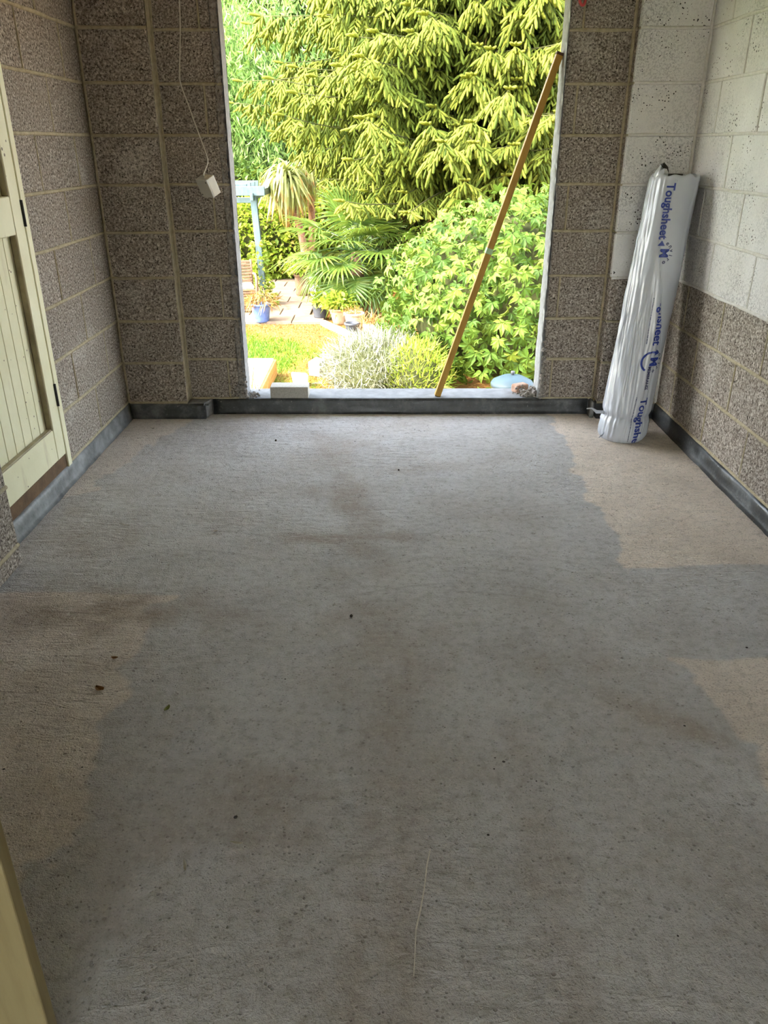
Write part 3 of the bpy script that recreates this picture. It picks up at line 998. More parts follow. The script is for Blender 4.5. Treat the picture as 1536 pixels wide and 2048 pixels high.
# logos: an M with an arrow sweeping round, small 'enviro' and 'MEMBRANES'
def logo(ac, hc, arc, sc):
    me = text_mesh('M', .056 * sc, .003)
    w = width(me)
    wrap_on_roll('printed_emblem', me, lambda x, y: (ac - .008 * DEG * sc + y * DEG, hc + w / 2 - x), M['ink'])
    # enviro along an arc on the right
    ch = 'enviro'
    for i, c in enumerate(ch):
        me = text_mesh(c, .029 * sc, .0006)
        w = width(me)
        ph = (i - 2.5) / 2.5 * 1.05
        rad = .047 * sc
        def f(x, y, ph=ph, w=w):
            xx = x - w / 2
            rr = rad + y
            px = rr * math.sin(ph) + xx * math.cos(ph)
            py = rr * math.cos(ph) - xx * math.sin(ph)
            return ac - .004 * DEG + (py - .004) * DEG, hc - px
        wrap_on_roll('printed_emblem', me, f, M['ink2'])
    n = 26
    V, F = [], []
    if arc:
        r0, r1 = .042 * sc, .052 * sc
        for i in range(n + 1):
            ph = R(118) + R(165) * i / n          # around the left side
            for rr in (r0, r1):
                V.append((rr * math.sin(ph), rr * math.cos(ph), 0))
        for i in range(n):
            F.append((2 * i, 2 * i + 1, 2 * i + 3, 2 * i + 2))
        k = len(V); ph = R(283)
        pe = (math.sin(ph), math.cos(ph)); tn = (math.cos(ph), -math.sin(ph))
        rm = .047 * sc
        V += [(pe[0] * (rm - .016), pe[1] * (rm - .016), 0), (pe[0] * (rm + .016), pe[1] * (rm + .016), 0), (pe[0] * rm + tn[0] * .026, pe[1] * rm + tn[1] * .026, 0)]
        F.append((k, k + 1, k + 2))
    else:
        V = [(-.062 * sc, -.006, 0), (-.036 * sc, -.022, 0), (-.036 * sc, .010, 0)]
        F = [(0, 1, 2)]
    me = bpy.data.meshes.new('arrow'); me.from_pydata(V, [], F)
    wrap_on_roll('printed_emblem', me, lambda x, y: (ac + y * DEG - .004 * DEG, hc - x), M['ink'])
logo(-103, .925, False, .9)
logo(-74, .415, True, 1.0)
me = text_mesh('MEMBRANES', .023, .0007); wrap_on_roll('printed_name', me, run(-80, .392, -77, .275, width(me)), M['ink2'])
def dashes(a0, h0, a1, h1, n):
    V, F = [], []
    for i in range(n):
        x0 = i / n; x1 = (i + random.uniform(.45, .8)) / n
        k = len(V)
        V += [(x0, 0, 0), (x1, 0, 0), (x1, .0045, 0), (x0, .0045, 0)]; F.append((k, k + 1, k + 2, k + 3))
    me = bpy.data.meshes.new('fine'); me.from_pydata(V, [], F)
    wrap_on_roll('fine_print', me, run(a0, h0, a1, h1, 1.0), M['ink2'])
dashes(-101, .72, -96, .50, 34); dashes(-93, .24, -93, .012, 34)

# -- little things lying on the floor
M['deadleaf'] = simple('dry_leaf', (.26, .13, .04), .8, .4, 60)
M['greenleaf'] = simple('small_green_leaf', (.22, .24, .06), .7, .3, 60)
M['flake'] = simple('pale_flake', (.62, .58, .48), .8, .15, 60)
M['dark'] = simple('dark_grit', (.04, .035, .03), .9, .3, 60)
def curl(name, x, y, w, l, rz, mat, label, cat, lift=.006, group=None):
    bm = bmesh.new()
    n = 6
    rows = []
    for i in range(n + 1):
        t = i / n
        ww = w * math.sin(math.pi * (.06 + .9 * t)) ** .8
        z = lift * (4 * (t - .5) ** 2) + .0015
        rows.append([bm.verts.new((-ww, (t - .5) * l, z + lift * .8)), bm.verts.new((0, (t - .5) * l, z)), bm.verts.new((ww, (t - .5) * l, z + lift * .6))])
    for a, b in zip(rows[:-1], rows[1:]):
        for j in (0, 1): bm.faces.new((a[j], a[j + 1], b[j + 1], b[j]))
    r = bmesh.ops.solidify(bm, geom=list(bm.faces), thickness=.0012)
    o = bm_obj(name, bm, mat, None, False)
    o.location = (x, y, .0012); o.rotation_euler = (0, 0, rz)
    return tag(o, label, cat, group)
curl('dry_leaf', -.795, 1.80, .011, .030, 1.1, M['deadleaf'], 'small curled brown leaf lying on the pale dry patch', 'leaf')
curl('fallen_leaf', -.585, 1.715, .006, .024, -.4, M['greenleaf'], 'tiny greenish leaf lying on the grey floor', 'leaf', .004)
curl('fallen_leaf', -.80, 1.95, .007, .02, 1.5, M['deadleaf'], 'dark leaf scrap at the edge of the pale patch', 'leaf', .003)
curl('paint_flake', -1.02, 2.19, .010, .022, .3, M['flake'], 'cream flake lying on the brown stain near the stub wall', 'flake', .003)
curl('paint_flake', -1.36 + .12, 4.05, .010, .024, 1.3, M['flake'], 'pale yellow flake in the corner by the pier', 'flake', .005)
curl('paint_flake', -.66, 2.80, .010, .014, .4, M['flake'], 'pale chip lying on the olive part of the floor', 'flake', .003)
for i, (x, y, l, rz, lb) in enumerate(((-1.04, 2.86, .05, 1.2, 'thin white sliver near the cream door'), (-.42, 1.20, .03, .3, 'thin pale shaving on the nearer grey floor'), (-.32, 1.26, .03, 1.4, 'thin pale shaving beside a dark crumb'))):
    curl('shaving', x, y, .004, l, rz, M['flake'], lb, 'shaving', .003)
def stone(x, y, r_, lb):
    o = lumps('crumb', [(0, 0, r_ * .6)], [r_], M['dark'], None)
    del o['kind']
    o.location = (x, y, 0)
    tag(o, lb, 'crumb')
stone(-.335, 1.335, .0045, 'black crumb on the grey floor, nearest the viewer')
stone(.08, 3.45, .005, 'black crumb in the middle of the floor towards the doorway')
stone(-.10, 2.18, .006, 'dark crumb on the rusty streak')
stone(-.55, 3.86, .006, 'grey crumb on the floor below the concrete brick')
stone(1.115 - .0, 2.0, .004, 'dark crumb beside the pale patch by the painted wall')
# chalky line scratched in the screed
V, F = [], []
pl = [(.105, 1.245), (.095, 1.20), (.088, 1.15), (.078, 1.10), (.066, 1.05), (.062, 1.0), (.058, .955)]
for i, (x, y) in enumerate(pl):
    w = .0016 if i in (1, 3, 4) else .0009
    V += [(x - w, y, .0022), (x + w, y, .0022), (x + w, y, .0008), (x - w, y, .0008)]
for i in range(len(pl) - 1):
    a = 4 * i
    for j in range(4):
        F.append((a + j, a + (j + 1) % 4, a + 4 + (j + 1) % 4, a + 4 + j))
pyd('chalk_scratch', V, F, M['flake'], floor)

# ================================================================== THE GARDEN, a good metre below the sill
G = -1.3
def soil_mat():
    t = NT('garden_soil')
    n = t.noise(1.4, 4, .6)
    f = t.noise(30, 4, .7)
    x = t.add('SeparateXYZ', {0: t.P()})
    # green turf on the left, dry thatch and fallen leaves on the right
    g = t.math('ADD', t.math('MULTIPLY', x.outputs[0], -.7), t.math('MULTIPLY', t.math('SUBTRACT', n, .5), 2.2))
    g = t.math('SUBTRACT', g, t.math('MAXIMUM', t.math('MULTIPLY', t.math('SUBTRACT', x.outputs[1], 11.6), 1.3), 0.0))
    green = t.ramp(t.math('ADD', g, -.45), [(.0, 0.0), (.6, 1.0)])
    straw = t.ramp(f, [(.3, (.15, .065, .02)), (.5, (.26, .13, .035)), (.7, (.34, .215, .075))])
    turf = t.ramp(f, [(.3, (.045, .11, .007)), (.7, (.11, .20, .015))])
    c = t.mix(green, straw, turf)
    t.bump(f, .6, .03)
    return t.fin(c, .95, .1)
M['soil'] = soil_mat()
bm = bmesh.new()
box_bm(bm, -12, 12, YB + .24, 30, G - .3, G)
gr = tag(bm_obj('ground', bm, M['soil']), 'sunlit garden ground with turf and dry straw below the doorway', 'ground', kind='structure')
box('foundation', XL - WT, XR + WT, YB + .10, YB + .26, G - .2, Z0 - .002 - .09, M['block'], sk)
M['drive'] = simple('pale_drive', (.42, .40, .36), .9, .2, 3, .2, .3)
tag(box('driveway', -6, 6, -9, YF - WT, -.2, -.02, M['drive']), 'pale concrete drive outside the added garage entrance behind the viewer', 'driveway', kind='structure')

# leaf templates (local Y = along the leaf)
def folded_leaf(w=.3, fold=.12, tipdroop=.12):
    v = [(0, 0, 0), (-w, .42, fold), (w, .42, fold), (0, .5, 0), (0, 1, -tipdroop), (-w * .62, .75, fold * .5), (w * .62, .75, fold * .5)]
    f = [(0, 3, 1), (0, 2, 3), (3, 5, 1), (3, 2, 6), (3, 4, 5), (3, 6, 4)]
    return np.array(v, float), np.array(f)
def blade(w=.03, droop=.3):
    v = [(-w, 0, 0), (w, 0, 0), (-w * .8, .5, -droop * .25), (w * .8, .5, -droop * .25), (0, 1, -droop)]
    f = [(0, 1, 3), (0, 3, 2), (2, 3, 4)]
    return np.array(v, float), np.array(f)
def tri_blade(w=.03):
    return np.array([(-w, 0, 0), (w, 0, 0), (0, 1, 0)], float), np.array([(0, 1, 2)])

def shell_points(n, c, r_, zmin=None, front=True, inner=.82):
    """points on and just under an ellipsoid, with outward directions"""
    d = RNG.normal(size=(int(n * 2.6), 3)); d /= np.linalg.norm(d, axis=1, keepdims=True)
    if front: d = d[(d[:, 1] < .45)]
    k = RNG.uniform(inner, 1.0, (len(d), 1))
    bump_ = 1 + .12 * np.array([mnoise.noise(Vector(q) * 2.4) for q in d])[:, None]
    p = np.array(c) + d * np.array(r_) * k * bump_
    if zmin is not None:
        ok = p[:, 2] > zmin
        d, p = d[ok], p[ok]
    return d[:n], p[:n]

def shrub(name, label, cat, c, r_, n, size, mat, core_mat, leaf=None, group=None, droop=.2, spread=.9, inner=.8, zmin=G + .05, core=.78):
    root = tag(empty(name, (c[0], c[1], G)), label, cat, group)
    off = np.array([c[0], c[1], G])
    d, p = shell_points(n, c, r_, zmin, True, inner)
    dd = d + RNG.normal(size=d.shape) * spread
    dd[:, 2] -= droop
    tv, tf = leaf or folded_leaf()
    fo = instance('foliage', tv, tf, frames(dd, RNG.normal(size=len(p)) * .5), p - off, size * RNG.uniform(.6, 1.25, len(p)), mat, root)
    fo['kind'] = 'stuff'
    b = bmesh.new(); bmesh.ops.create_icosphere(b, subdivisions=3, radius=1)
    for v in b.verts:
        q = v.co.normalized()
        k = core * (1 + .16 * mnoise.noise(q * 2.4))
        v.co = Vector((c[0] + q.x * r_[0] * k, c[1] + q.y * r_[1] * k, max(G - .02, c[2] + q.z * r_[2] * k))) - Vector(off)
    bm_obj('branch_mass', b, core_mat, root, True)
    return root

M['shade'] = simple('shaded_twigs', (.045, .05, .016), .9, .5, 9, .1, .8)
M['shade_brown'] = simple('bare_inner_twigs', (.10, .06, .028), .9, .5, 14, .1, .8)
M['bark'] = simple('brown_bark', (.12, .08, .045), .9, .45, 24, .1, .9)
M['bough'] = simple('olive_bough', (.085, .085, .028), .9, .4, 20)
M['bark_pink'] = simple('pinkish_palm_bark', (.34, .19, .12), .9, .4, 26, .1, .9)
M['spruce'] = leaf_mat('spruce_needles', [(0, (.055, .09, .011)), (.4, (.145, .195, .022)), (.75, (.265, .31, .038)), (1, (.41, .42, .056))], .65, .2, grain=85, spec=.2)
M['creeper'] = leaf_mat('creeper_leaf', [(0, (.026, .06, .008)), (.5, (.072, .135, .017)), (.86, (.155, .23, .032)), (.95, (.40, .40, .06)), (1, (.34, .13, .05))], .5, .12, spec=.15)
M['willow'] = leaf_mat('willow_leaf', [(0, (.10, .21, .04)), (.5, (.22, .37, .09)), (1, (.36, .50, .17))], .5, .3)
M['lime'] = leaf_mat('lime_leaf', [(0, (.15, .24, .02)), (.5, (.29, .40, .04)), (.9, (.42, .48, .07)), (1, (.48, .34, .09))], .5, .3)
M['hedge'] = leaf_mat('hedge_leaf', [(0, (.05, .10, .02)), (.6, (.10, .18, .03)), (1, (.19, .29, .05))], .5, .25)
M['palm'] = leaf_mat('fan_palm_leaf', [(0, (.04, .09, .018)), (.5, (.10, .18, .03)), (1, (.30, .33, .05))], .32, .25, spec=.5)
M['cordy'] = leaf_mat('cordyline_leaf', [(0, (.27, .30, .09)), (.65, (.42, .45, .17)), (.82, (.42, .32, .10)), (1, (.36, .16, .05))], .42, .25, spec=.4)
M['straw'] = leaf_mat('dry_grass', [(0, (.20, .09, .02)), (.5, (.33, .18, .05)), (1, (.48, .34, .13))], .7, .3)
M['turf'] = leaf_mat('turf_blade', [(0, (.05, .12, .008)), (.5, (.11, .22, .014)), (1, (.19, .29, .03))], .6, .3)
M['silver'] = leaf_mat('silvery_leaf', [(0, (.10, .115, .06)), (.5, (.24, .25, .175)), (1, (.46, .45, .37))], .7, .2)
M['rust'] = leaf_mat('rusty_leaf', [(0, (.30, .14, .05)), (1, (.52, .32, .12))], .7, .25)

# ---- turf blades and dry thatch on the lawn (uncountable)
n = 26000
px_ = RNG.uniform(-3.2, .6, n); py_ = RNG.uniform(8.2, 13.1, n)
kx = -.7 * px_ - .45 - 1.3 * np.maximum(0, py_ - 11.6) + (vnoise(px_ + 9, py_ + 9, 1.6, 21) - .5) * 1.6
isg = kx > RNG.uniform(.0, .6, n)
for nm, sel, mat, lb, h in (('lawn_grass', isg, M['turf'], 'short bright green turf on the left of the lawn', .05), ('dry_thatch', ~isg, M['straw'], 'orange dry grass and leaf litter over the lawn', .035)):
    k = sel.sum()
    d = RNG.normal(size=(k, 3)) * .7; d[:, 2] = np.abs(d[:, 2]) + (.7 if nm == 'lawn_grass' else .15)
    tv, tf = tri_blade(.16)
    o = instance(nm, tv, tf, frames(d, RNG.random(k) * 6), np.stack([px_[sel], py_[sel], np.full(k, G)], 1), h * RNG.uniform(.6, 1.4, k), mat)
    tag(o, lb, 'grass', kind='stuff')

# ---- path of paving slabs
M['slab'] = simple('pale_paving', (.25, .18, .125), .9, .2, 6, .2, .4)
M['joint'] = simple('path_bed', (.22, .16, .11), .95, .3, 12)
path = tag(box('path', -3.6, -.95, 13.1, 18.6, G - .05, G + .012, M['joint']), 'paved garden path leading away past the pergola', 'path', kind='structure')
for j in range(9):
    for i in range(5):
        x0 = -3.58 + i * .525 + (.26 if j % 2 else 0); y0 = 13.13 + j * .605
        if x0 + .51 > -.96: continue
        box('paving_slab', x0, x0 + .51, y0, y0 + .59, G + .004, G + .035 + random.uniform(0, .008), M['slab'], path, .006)

# ---- stone kerb along the bed
M['kerb'] = simple('bleached_stone', (.46, .40, .31), .9, .12, 14, .2, .4)
kb = tag(empty('edging_kerb', (-.97, 13.06, G)), 'bleached stone edging between the lawn and the potted plants', 'kerb')
a, b = Vector((0, 0, 0)), Vector((1.25, -2.45, 0))
for i in range(6):
    p0, p1 = a.lerp(b, i / 6), a.lerp(b, (i + .96) / 6)
    o = box('edging_stone', 0, (p1 - p0).length, -.045, .045, -.03, .09 + random.uniform(-.01, .01), M['kerb'], kb, .012, 2)
    o.location = p0; o.rotation_euler = (0, 0, math.atan2((p1 - p0).y, (p1 - p0).x))

# ---- pots
M['blueglaze'] = simple('blue_glaze', (.10, .17, .42), .25, .3, 9, .6)
M['blackpot'] = simple('black_plastic_pot', (.055, .06, .07), .5, .3, 12, .4)
M['terracotta'] = simple('tan_clay', (.44, .32, .21), .85, .2, 14, .2, .3)
M['creampot'] = simple('cream_clay', (.62, .53, .36), .8, .15, 14, .2, .2)
M['wicker'] = simple('brown_wicker', (.20, .12, .07), .7, .4, 40, .3, .5)
M['compost'] = simple('compost', (.07, .045, .03), .95, .4, 30)
def pot(name, label, x, y, r0, r1, h, mat, rim=.02, plant=None, n=0, ps=.1, pr=(.3, .3, .3), pz=.1, leaf=None, ribs=0, z=G, drp=.2):
    root = tag(empty(name, (x, y, z)), label, 'plant pot')
    prof = [(0, 0), (r0 * .92, 0), (r0, .01)]
    for i in range(1, 7):
        t = i / 7
        prof.append((r0 + (r1 - r0) * t + (.006 if ribs and i % 2 else 0), .01 + (h - .04) * t))
    prof += [(r1, h - .035), (r1 + rim, h - .03), (r1 + rim, h), (r1 - .012, h), (r1 - .018, h - .05)]
    lathe('pot_body', prof, mat, root, 26)
    lathe('compost', [(0, h - .045), (r1 - .016, h - .05)], M['compost'], root, 26)
    if plant:
        d = RNG.normal(size=(n, 3)); d[:, 2] = np.abs(d[:, 2]) * .8 + .05
        d /= np.linalg.norm(d, axis=1, keepdims=True)
        p = d * np.array(pr) * RNG.uniform(.35, 1, (n, 1)) + np.array([0, 0, h + pz])
        tv, tf = leaf or folded_leaf()
        dd = d + RNG.normal(size=d.shape) * .6; dd[:, 2] -= drp
        o = instance('foliage', tv, tf, frames(dd, RNG.normal(size=n) * .6), p, ps * RNG.uniform(.6, 1.3, n), plant, root)
        o['kind'] = 'stuff'
        for i in range(5):
            a_ = random.uniform(0, 6.28)
            tube('stem', [(0.02 * math.cos(a_), .02 * math.sin(a_), h - .06), (pr[0] * .3 * math.cos(a_), pr[1] * .3 * math.sin(a_), h + pz + pr[2] * .35)], .008, M['bark'], root, 5)
    return root
pot('glazed_pot', 'blue glazed pot with straggly dry plant beside the pergola post', -1.99, 13.2, .12, .165, .30, M['blueglaze'], .015, M['straw'], 260, .16, (.28, .28, .26), -.02, blade(.05, .5), 0, G + .03, .5)
pot('nursery_pot', 'ribbed black plastic pot at the far end of the stone edging', -1.04, 13.5, .105, .125, .24, M['blackpot'], .012, M['lime'], 160, .10, (.14, .14, .26), 0, None, 1, G + .03)
pot('clay_pot', 'tan clay pot overflowing with small yellow-green leaves', -.70, 13.15, .10, .16, .26, M['terracotta'], .015, M['lime'], 420, .10, (.30, .26, .24), .02)
pot('bowl_pot', 'cream bowl of dry stems standing behind a black pot', -.44, 12.75, .11, .15, .26, M['creampot'], .02, M['rust'], 120, .10, (.16, .16, .12), -.03, blade(.06, .3))
pot('nursery_pot', 'black plastic pot standing in front of the cream bowl', -.46, 12.42, .085, .115, .17, M['blackpot'], .012)
pot('wicker_planter', 'brown wicker planter at the far side of the paved path', -1.53, 15.7, .13, .15, .40, M['wicker'], .02, M['lime'], 260, .11, (.32, .3, .32), .05, None, 1, G + .035)
pot('white_pot', 'white tub half hidden behind the fan palm leaves', -1.22, 15.4, .13, .15, .44, simple('white_tub', (.72, .75, .78), .5, .06), .015)
# square white planter with rusty grass
pq = tag(empty('block_planter', (-.12, 12.25, G)), 'square pale block planter with rusty grass', 'planter')
for i in range(3):
    for k in range(2):
        box('planter_block', -.17 + i * .115, -.06 + i * .115, -.15, .15, k * .095, k * .095 + .09, M['creampot'], pq, .006)
tv, tf = blade(.035, .6)
n = 220
d = RNG.normal(size=(n, 3)); d[:, 2] = np.abs(d[:, 2]) + .4
instance('foliage', tv, tf, frames(d), np.stack([RNG.uniform(-.18, .18, n), RNG.uniform(-.1, .2, n), np.full(n, .16)], 1), RNG.uniform(.12, .34, n), M['rust'], pq)['kind'] = 'stuff'

# ---- silvery low bush and dry tall grass below the sill
shrub('silver_bush', 'low silvery grey bush spreading below the sill', 'bush', (-.06, 9.7, G + .15), (.72, 1.2, .42), 6500, .13, M['silver'], M['shade'], tri_blade(.05), None, -.5, .7, .55)
shrub('olive_tuft', 'smaller olive tuft between the silvery bush and the creeper', 'bush', (.42, 9.2, G + .15), (.45, .7, .45), 1800, .12, M['lime'], M['shade'], tri_blade(.07), None, -.5, .7, .6)
gt = tag(empty('tall_grass', (-1.42, 7.35, G)), 'tuft of tall straw-coloured grass beside the timber edging', 'grass tuft')
n = 130
tv, tf = blade(.010, .22)
d = RNG.normal(size=(n, 3)) * .16; d[:, 2] = 1
o = instance('blades', tv, tf, frames(d, RNG.random(n) * 6), np.stack([RNG.uniform(-.35, .30, n), RNG.uniform(-.3, .3, n), np.zeros(n)], 1), RNG.uniform(.3, 1.0, n), M['straw'], gt)
o['kind'] = 'stuff'
# raised timber-edged step at the left
M['orange_timber'] = wood_mat('orange_timber', (.46, .20, .05), (.66, .34, .10), (14, 14, 60))
M['paleslab'] = simple('bleached_slab', (.58, .56, .52), .85, .08, 8, .2, .3)
sp_ = tag(empty('garden_step', (-1.965, 8.97, G)), 'raised step with bleached top and orange timber side', 'step')
box('step_core', -.9, .58, -1.25, .95, -.05, .20, M['joint'], sp_)
for i in range(2):
    box('side_board', .58, .62, -1.25, .98, .005 + i * .105, .10 + i * .105, M['orange_timber'], sp_, .004)
    box('end_board', -.9, .58, .95, .98, .005 + i * .105, .10 + i * .105, M['orange_timber'], sp_, .004)
for i in range(3):
    for j in range(3):
        box('top_slab', -.9 + i * .50, -.41 + i * .50, -1.25 + j * .735, -.53 + j * .735, .198, .232, M['paleslab'], sp_, .006)
def rock(name, label, x, y, sx, sy, sz, rz):
    o = box(name, -sx, sx, -sy, sy, 0, sz, M['paleslab'], None, .015, 2)
    for v in o.data.vertices:
        v.co += Vector((mnoise.noise(v.co * 9), mnoise.noise(v.co * 9 + Vector((5, 0, 0))), mnoise.noise(v.co * 9 + Vector((9, 0, 0))))) * .02
        v.co.z = max(v.co.z, -.01)
    o.location = (x, y, G); o.rotation_euler = (0, 0, rz)
    tag(o, label, 'stone')
rock('stone_block', 'bleached rough stone block low in the grass behind the brick', -1.0, 9.45, .09, .09, .15, .2)
rock('stone_block', 'smaller bleached stone leaning by the silvery bush', -.82, 9.95, .08, .10, .20, -.4)

# ---- water butt by the wall
M['butt'] = simple('blue_grey_plastic', (.035, .06, .075), .5, .12, 8, .25)
wbt = tag(empty('water_butt', (1.165, 6.85, G)), 'blue-grey water butt with domed lid just outside the doorway', 'water butt')
lathe('barrel', [(0, 0), (.15, 0), (.17, .02), (.185, .25), (.185, .45), (.175, .70), (.172, .735)], M['butt'], wbt, 36)
ld = lathe('lid', [(.15, .735), (.188, .735), (.190, .765), (.178, .785), (.10, .825), (.03, .84), (0, .842)], M['butt'], wbt, 36)
lathe('knob', [(.014, .835), (.014, .855), (.02, .862), (.016, .874), (0, .876)], M['blackpot'], ld, 14)
bk = box('broken_brick', -.045, .045, -.03, .03, 0, .05, simple('broken_clay_brick', (.42, .27, .2), .9, .3, 30, .2, .5), None, .012, 2)
bk.location = (JR - .085, YB + .12, Z0 + .001); bk.rotation_euler = (0, 0, .5)
tag(bk, 'broken brick end on the sill by the jamb', 'brick')

# ---- pergola with a leaning post
M['pergola'] = wood_mat('blue_grey_timber', (.075, .115, .125), (.125, .175, .185), (20, 20, 5))
pg = tag(empty('pergola', (-2.17, 14.75, G)), 'blue-grey timber pergola with a climbing post beside the path', 'pergola')
H = 1.83
def beam(name, p0, p1, w, h):
    p0, p1 = Vector(p0), Vector(p1)
    d = p1 - p0
    o = box(name, -w / 2, w / 2, -h / 2, h / 2, 0, d.length, M['pergola'], pg, .006)
    x = d.cross(Vector((0, 0, 1)))
    x = Vector((1, 0, 0)) if x.length < .3 else x.normalized()
    z = d.normalized(); y_ = z.cross(x)
    m = Matrix((x, y_, z)).transposed().to_4x4()
    o.data.transform(Matrix.Translation(p0) @ m)
beam('post', (.03, 0, 0), (-.06, 0, H + .05), .11, .11)
beam('post', (-2.6, 0, 0), (-2.6, 0, H + .05), .11, .11)
beam('post', (-1.7, 2.6, 0), (-1.7, 2.6, H + .05), .11, .11)
beam('post', (-2.6, 2.6, 0), (-2.6, 2.6, H + .05), .11, .11)
beam('cross_beam', (.16, -.12, H + .14), (-2.9, -.12, H + .14), .06, .15)
beam('cross_beam', (.0, .12, H - .02), (-2.9, .12, H - .02), .05, .09)
beam('cross_beam', (.16, 2.55, H + .10), (-2.9, 2.55, H + .10), .06, .12)
for i, yy in enumerate((.55, 1.05, 1.55, 2.05)):
    beam('rafter', (-.25, yy, H + .16), (-2.9, yy, H + .16), .05, .13)
for xx in (-.06, -2.6):
    beam('side_beam', (xx, -.2, H + .05), (xx, 2.8, H + .05), .05, .12)
n = 500
zz = RNG.uniform(0, 1.1, n) ** 1.3
th = RNG.uniform(0, 6.28, n)
rr = .05 + .22 * np.exp(-zz * 1.6) * RNG.random(n)
d = np.stack([np.cos(th), np.sin(th), RNG.normal(size=n) * .5], 1)
tv, tf = folded_leaf()
cl = instance('climber', tv, tf, frames(d, RNG.normal(size=n)), np.stack([.02 - .05 * zz + rr * np.cos(th), rr * np.sin(th) - .02, zz], 1), RNG.uniform(.05, .11, n), M['lime'], pg)
cl['kind'] = 'stuff'

# ---- garden seat and table under the pergola
def woven_chair():
    r0 = tag(empty('rattan_armchair', (-2.50, 14.15, G + .0), R(15)), 'brown woven rattan armchair beside the blue pot', 'chair')
    for k in range(9):                       # woven bands of the seat box
        z = .06 + k * .042
        o = box('woven_band', -.27, .27, -.27, .27, z, z + .036, M['wicker'], r0, .008)
    for k in range(8):
        z = .45 + k * .05
        box('back_slat', -.27, .27, .22 + k * .008, .265 + k * .008, z, z + .042, M['wicker'], r0, .008)
    for s in (-1, 1):
        tube('arm', spline([(s * .29, .25, .62), (s * .30, .0, .64), (s * .29, -.26, .58), (s * .28, -.28, .3), (s * .27, -.27, 0)], 5), .024, M['wicker'], r0, 8)
        tube('leg', [(s * .27, .25, 0), (s * .27, .29, .86)], .022, M['wicker'], r0, 8)
    box('seat_cushion', -.25, .25, -.25, .21, .43, .48, simple('pale_cushion', (.55, .50, .46), .9, .1), r0, .02, 2)
woven_chair()
M['teak'] = simple('brown_teak', (.24, .14, .085), .7, .3, 14)
tb = tag(empty('garden_table', (-2.95, 15.35, G + .0)), 'brown slatted folding table under the pergola', 'table')
for i in range(6):
    box('slat', -.42 + i * .142, -.29 + i * .142, -.38, .38, .66, .685, M['teak'], tb, .004)
for s in (-1, 1):
    tube('leg', [(-.40, s * .3, 0), (.36, s * .3, .66)], .02, M['teak'], tb, 6)
    tube('leg', [(.40, s * .26, 0), (-.36, s * .26, .66)], .02, M['teak'], tb, 6)
wc = tag(empty('white_chair', (-3.0, 16.1, G)), 'white moulded chair standing behind the slatted table', 'chair')
MW = simple('white_moulded', (.78, .80, .82), .45, .04)
box('seat', -.21, .21, -.2, .2, .42, .45, MW, wc, .012, 2)
bo = box('backrest', -.21, .21, .18, .205, .46, .86, MW, wc, .012, 2)
for sx in (-1, 1):
    for sy in (-1, 1):
        tube('leg', [(sx * .20, sy * .2, 0), (sx * .18, sy * .17, .43)], .018, MW, wc, 6)

# ---- fan palm
def fan_mesh(nseg, spread, seedv):
    rs = random.Random(seedv)
    V, F, A = [], [], []
    for i in range(nseg):
        an = -spread / 2 + spread * i / (nseg - 1)
        L = .56 * (1 - .18 * abs(an) / (spread / 2)) * rs.uniform(.9, 1.08)
        b = len(V)
        dr = rs.uniform(.10, .34)
        c, s = math.sin(an), math.cos(an)
        for t, w in ((0, .004), (.35, .019), (.65, .016), (.85, .008), (1, .001)):
            x, y = c * L * t, s * L * t
            z = .10 * math.cos(an) * t - dr * max(0, t - .4) ** 1.6 * 1.3 + .06 * abs(math.sin(an)) * t
            for q in (-1, 0, 1):
                V.append((x + q * w * s, y - q * w * c, z + (0 if q else -.006)))
                A.append(rs.uniform(.0, 1) * .5 + (.5 if t > .85 else .25))
        for r_ in range(4):
            for q in range(2):
                a = b + r_ * 3 + q
                F.append((a, a + 1, a + 4, a + 3))
    me = bpy.data.meshes.new('fan')
    me.from_pydata(V, [], F); me.update()
    at = me.attributes.new('rnd', 'FLOAT', 'POINT'); at.data.foreach_set('value', A)
    me.materials.append(M['palm'])
    return me
fans = [fan_mesh(26, R(230), s) for s in range(4)]
palm = tag(empty('fan_palm', (-.42, 14.0, G)), 'fan palm with drooping pleated leaves behind the pots', 'palm')
tube('trunk', [(0, 0, 0), (.02, 0, .5), (0, .03, 1.05)], [.13, .12, .10], M['bark'], palm, 12)
crown = Vector((0, 0, 1.05))
k = 0
for ring, (el, cnt, ln) in enumerate(((62, 5, .62), (32, 8, .72), (4, 10, .75), (-24, 10, .70), (-46, 8, .58))):
    for i in range(cnt):
        az = R(-90) + (i / cnt * 2 * math.pi) + ring * .5 + random.uniform(-.15, .15)
        e = R(el + random.uniform(-9, 9))
        d = Vector((math.cos(az) * math.cos(e), math.sin(az) * math.cos(e), math.sin(e)))
        tip = crown + d * ln * random.uniform(.85, 1.15) + Vector((0, 0, -.08))
        fo = bpy.data.objects.new('fan_leaf', fans[k % 4]); COL.objects.link(fo); fo.parent = palm; k += 1
        dl = (d + Vector((0, 0, -.35))).normalized()
        x = dl.cross(Vector((0, 0, 1))).normalized(); z = x.cross(dl)
        fo.matrix_local = Matrix.Translation(tip) @ Matrix((x, dl, z)).transposed().to_4x4() @ Matrix.Scale(random.uniform(1.0, 1.3), 4)
        st_ = tube('leaf_stalk', spline([crown, crown + d * ln * .5 + Vector((0, 0, .04)), tip], 4), .009, M['palm'], palm, 5)

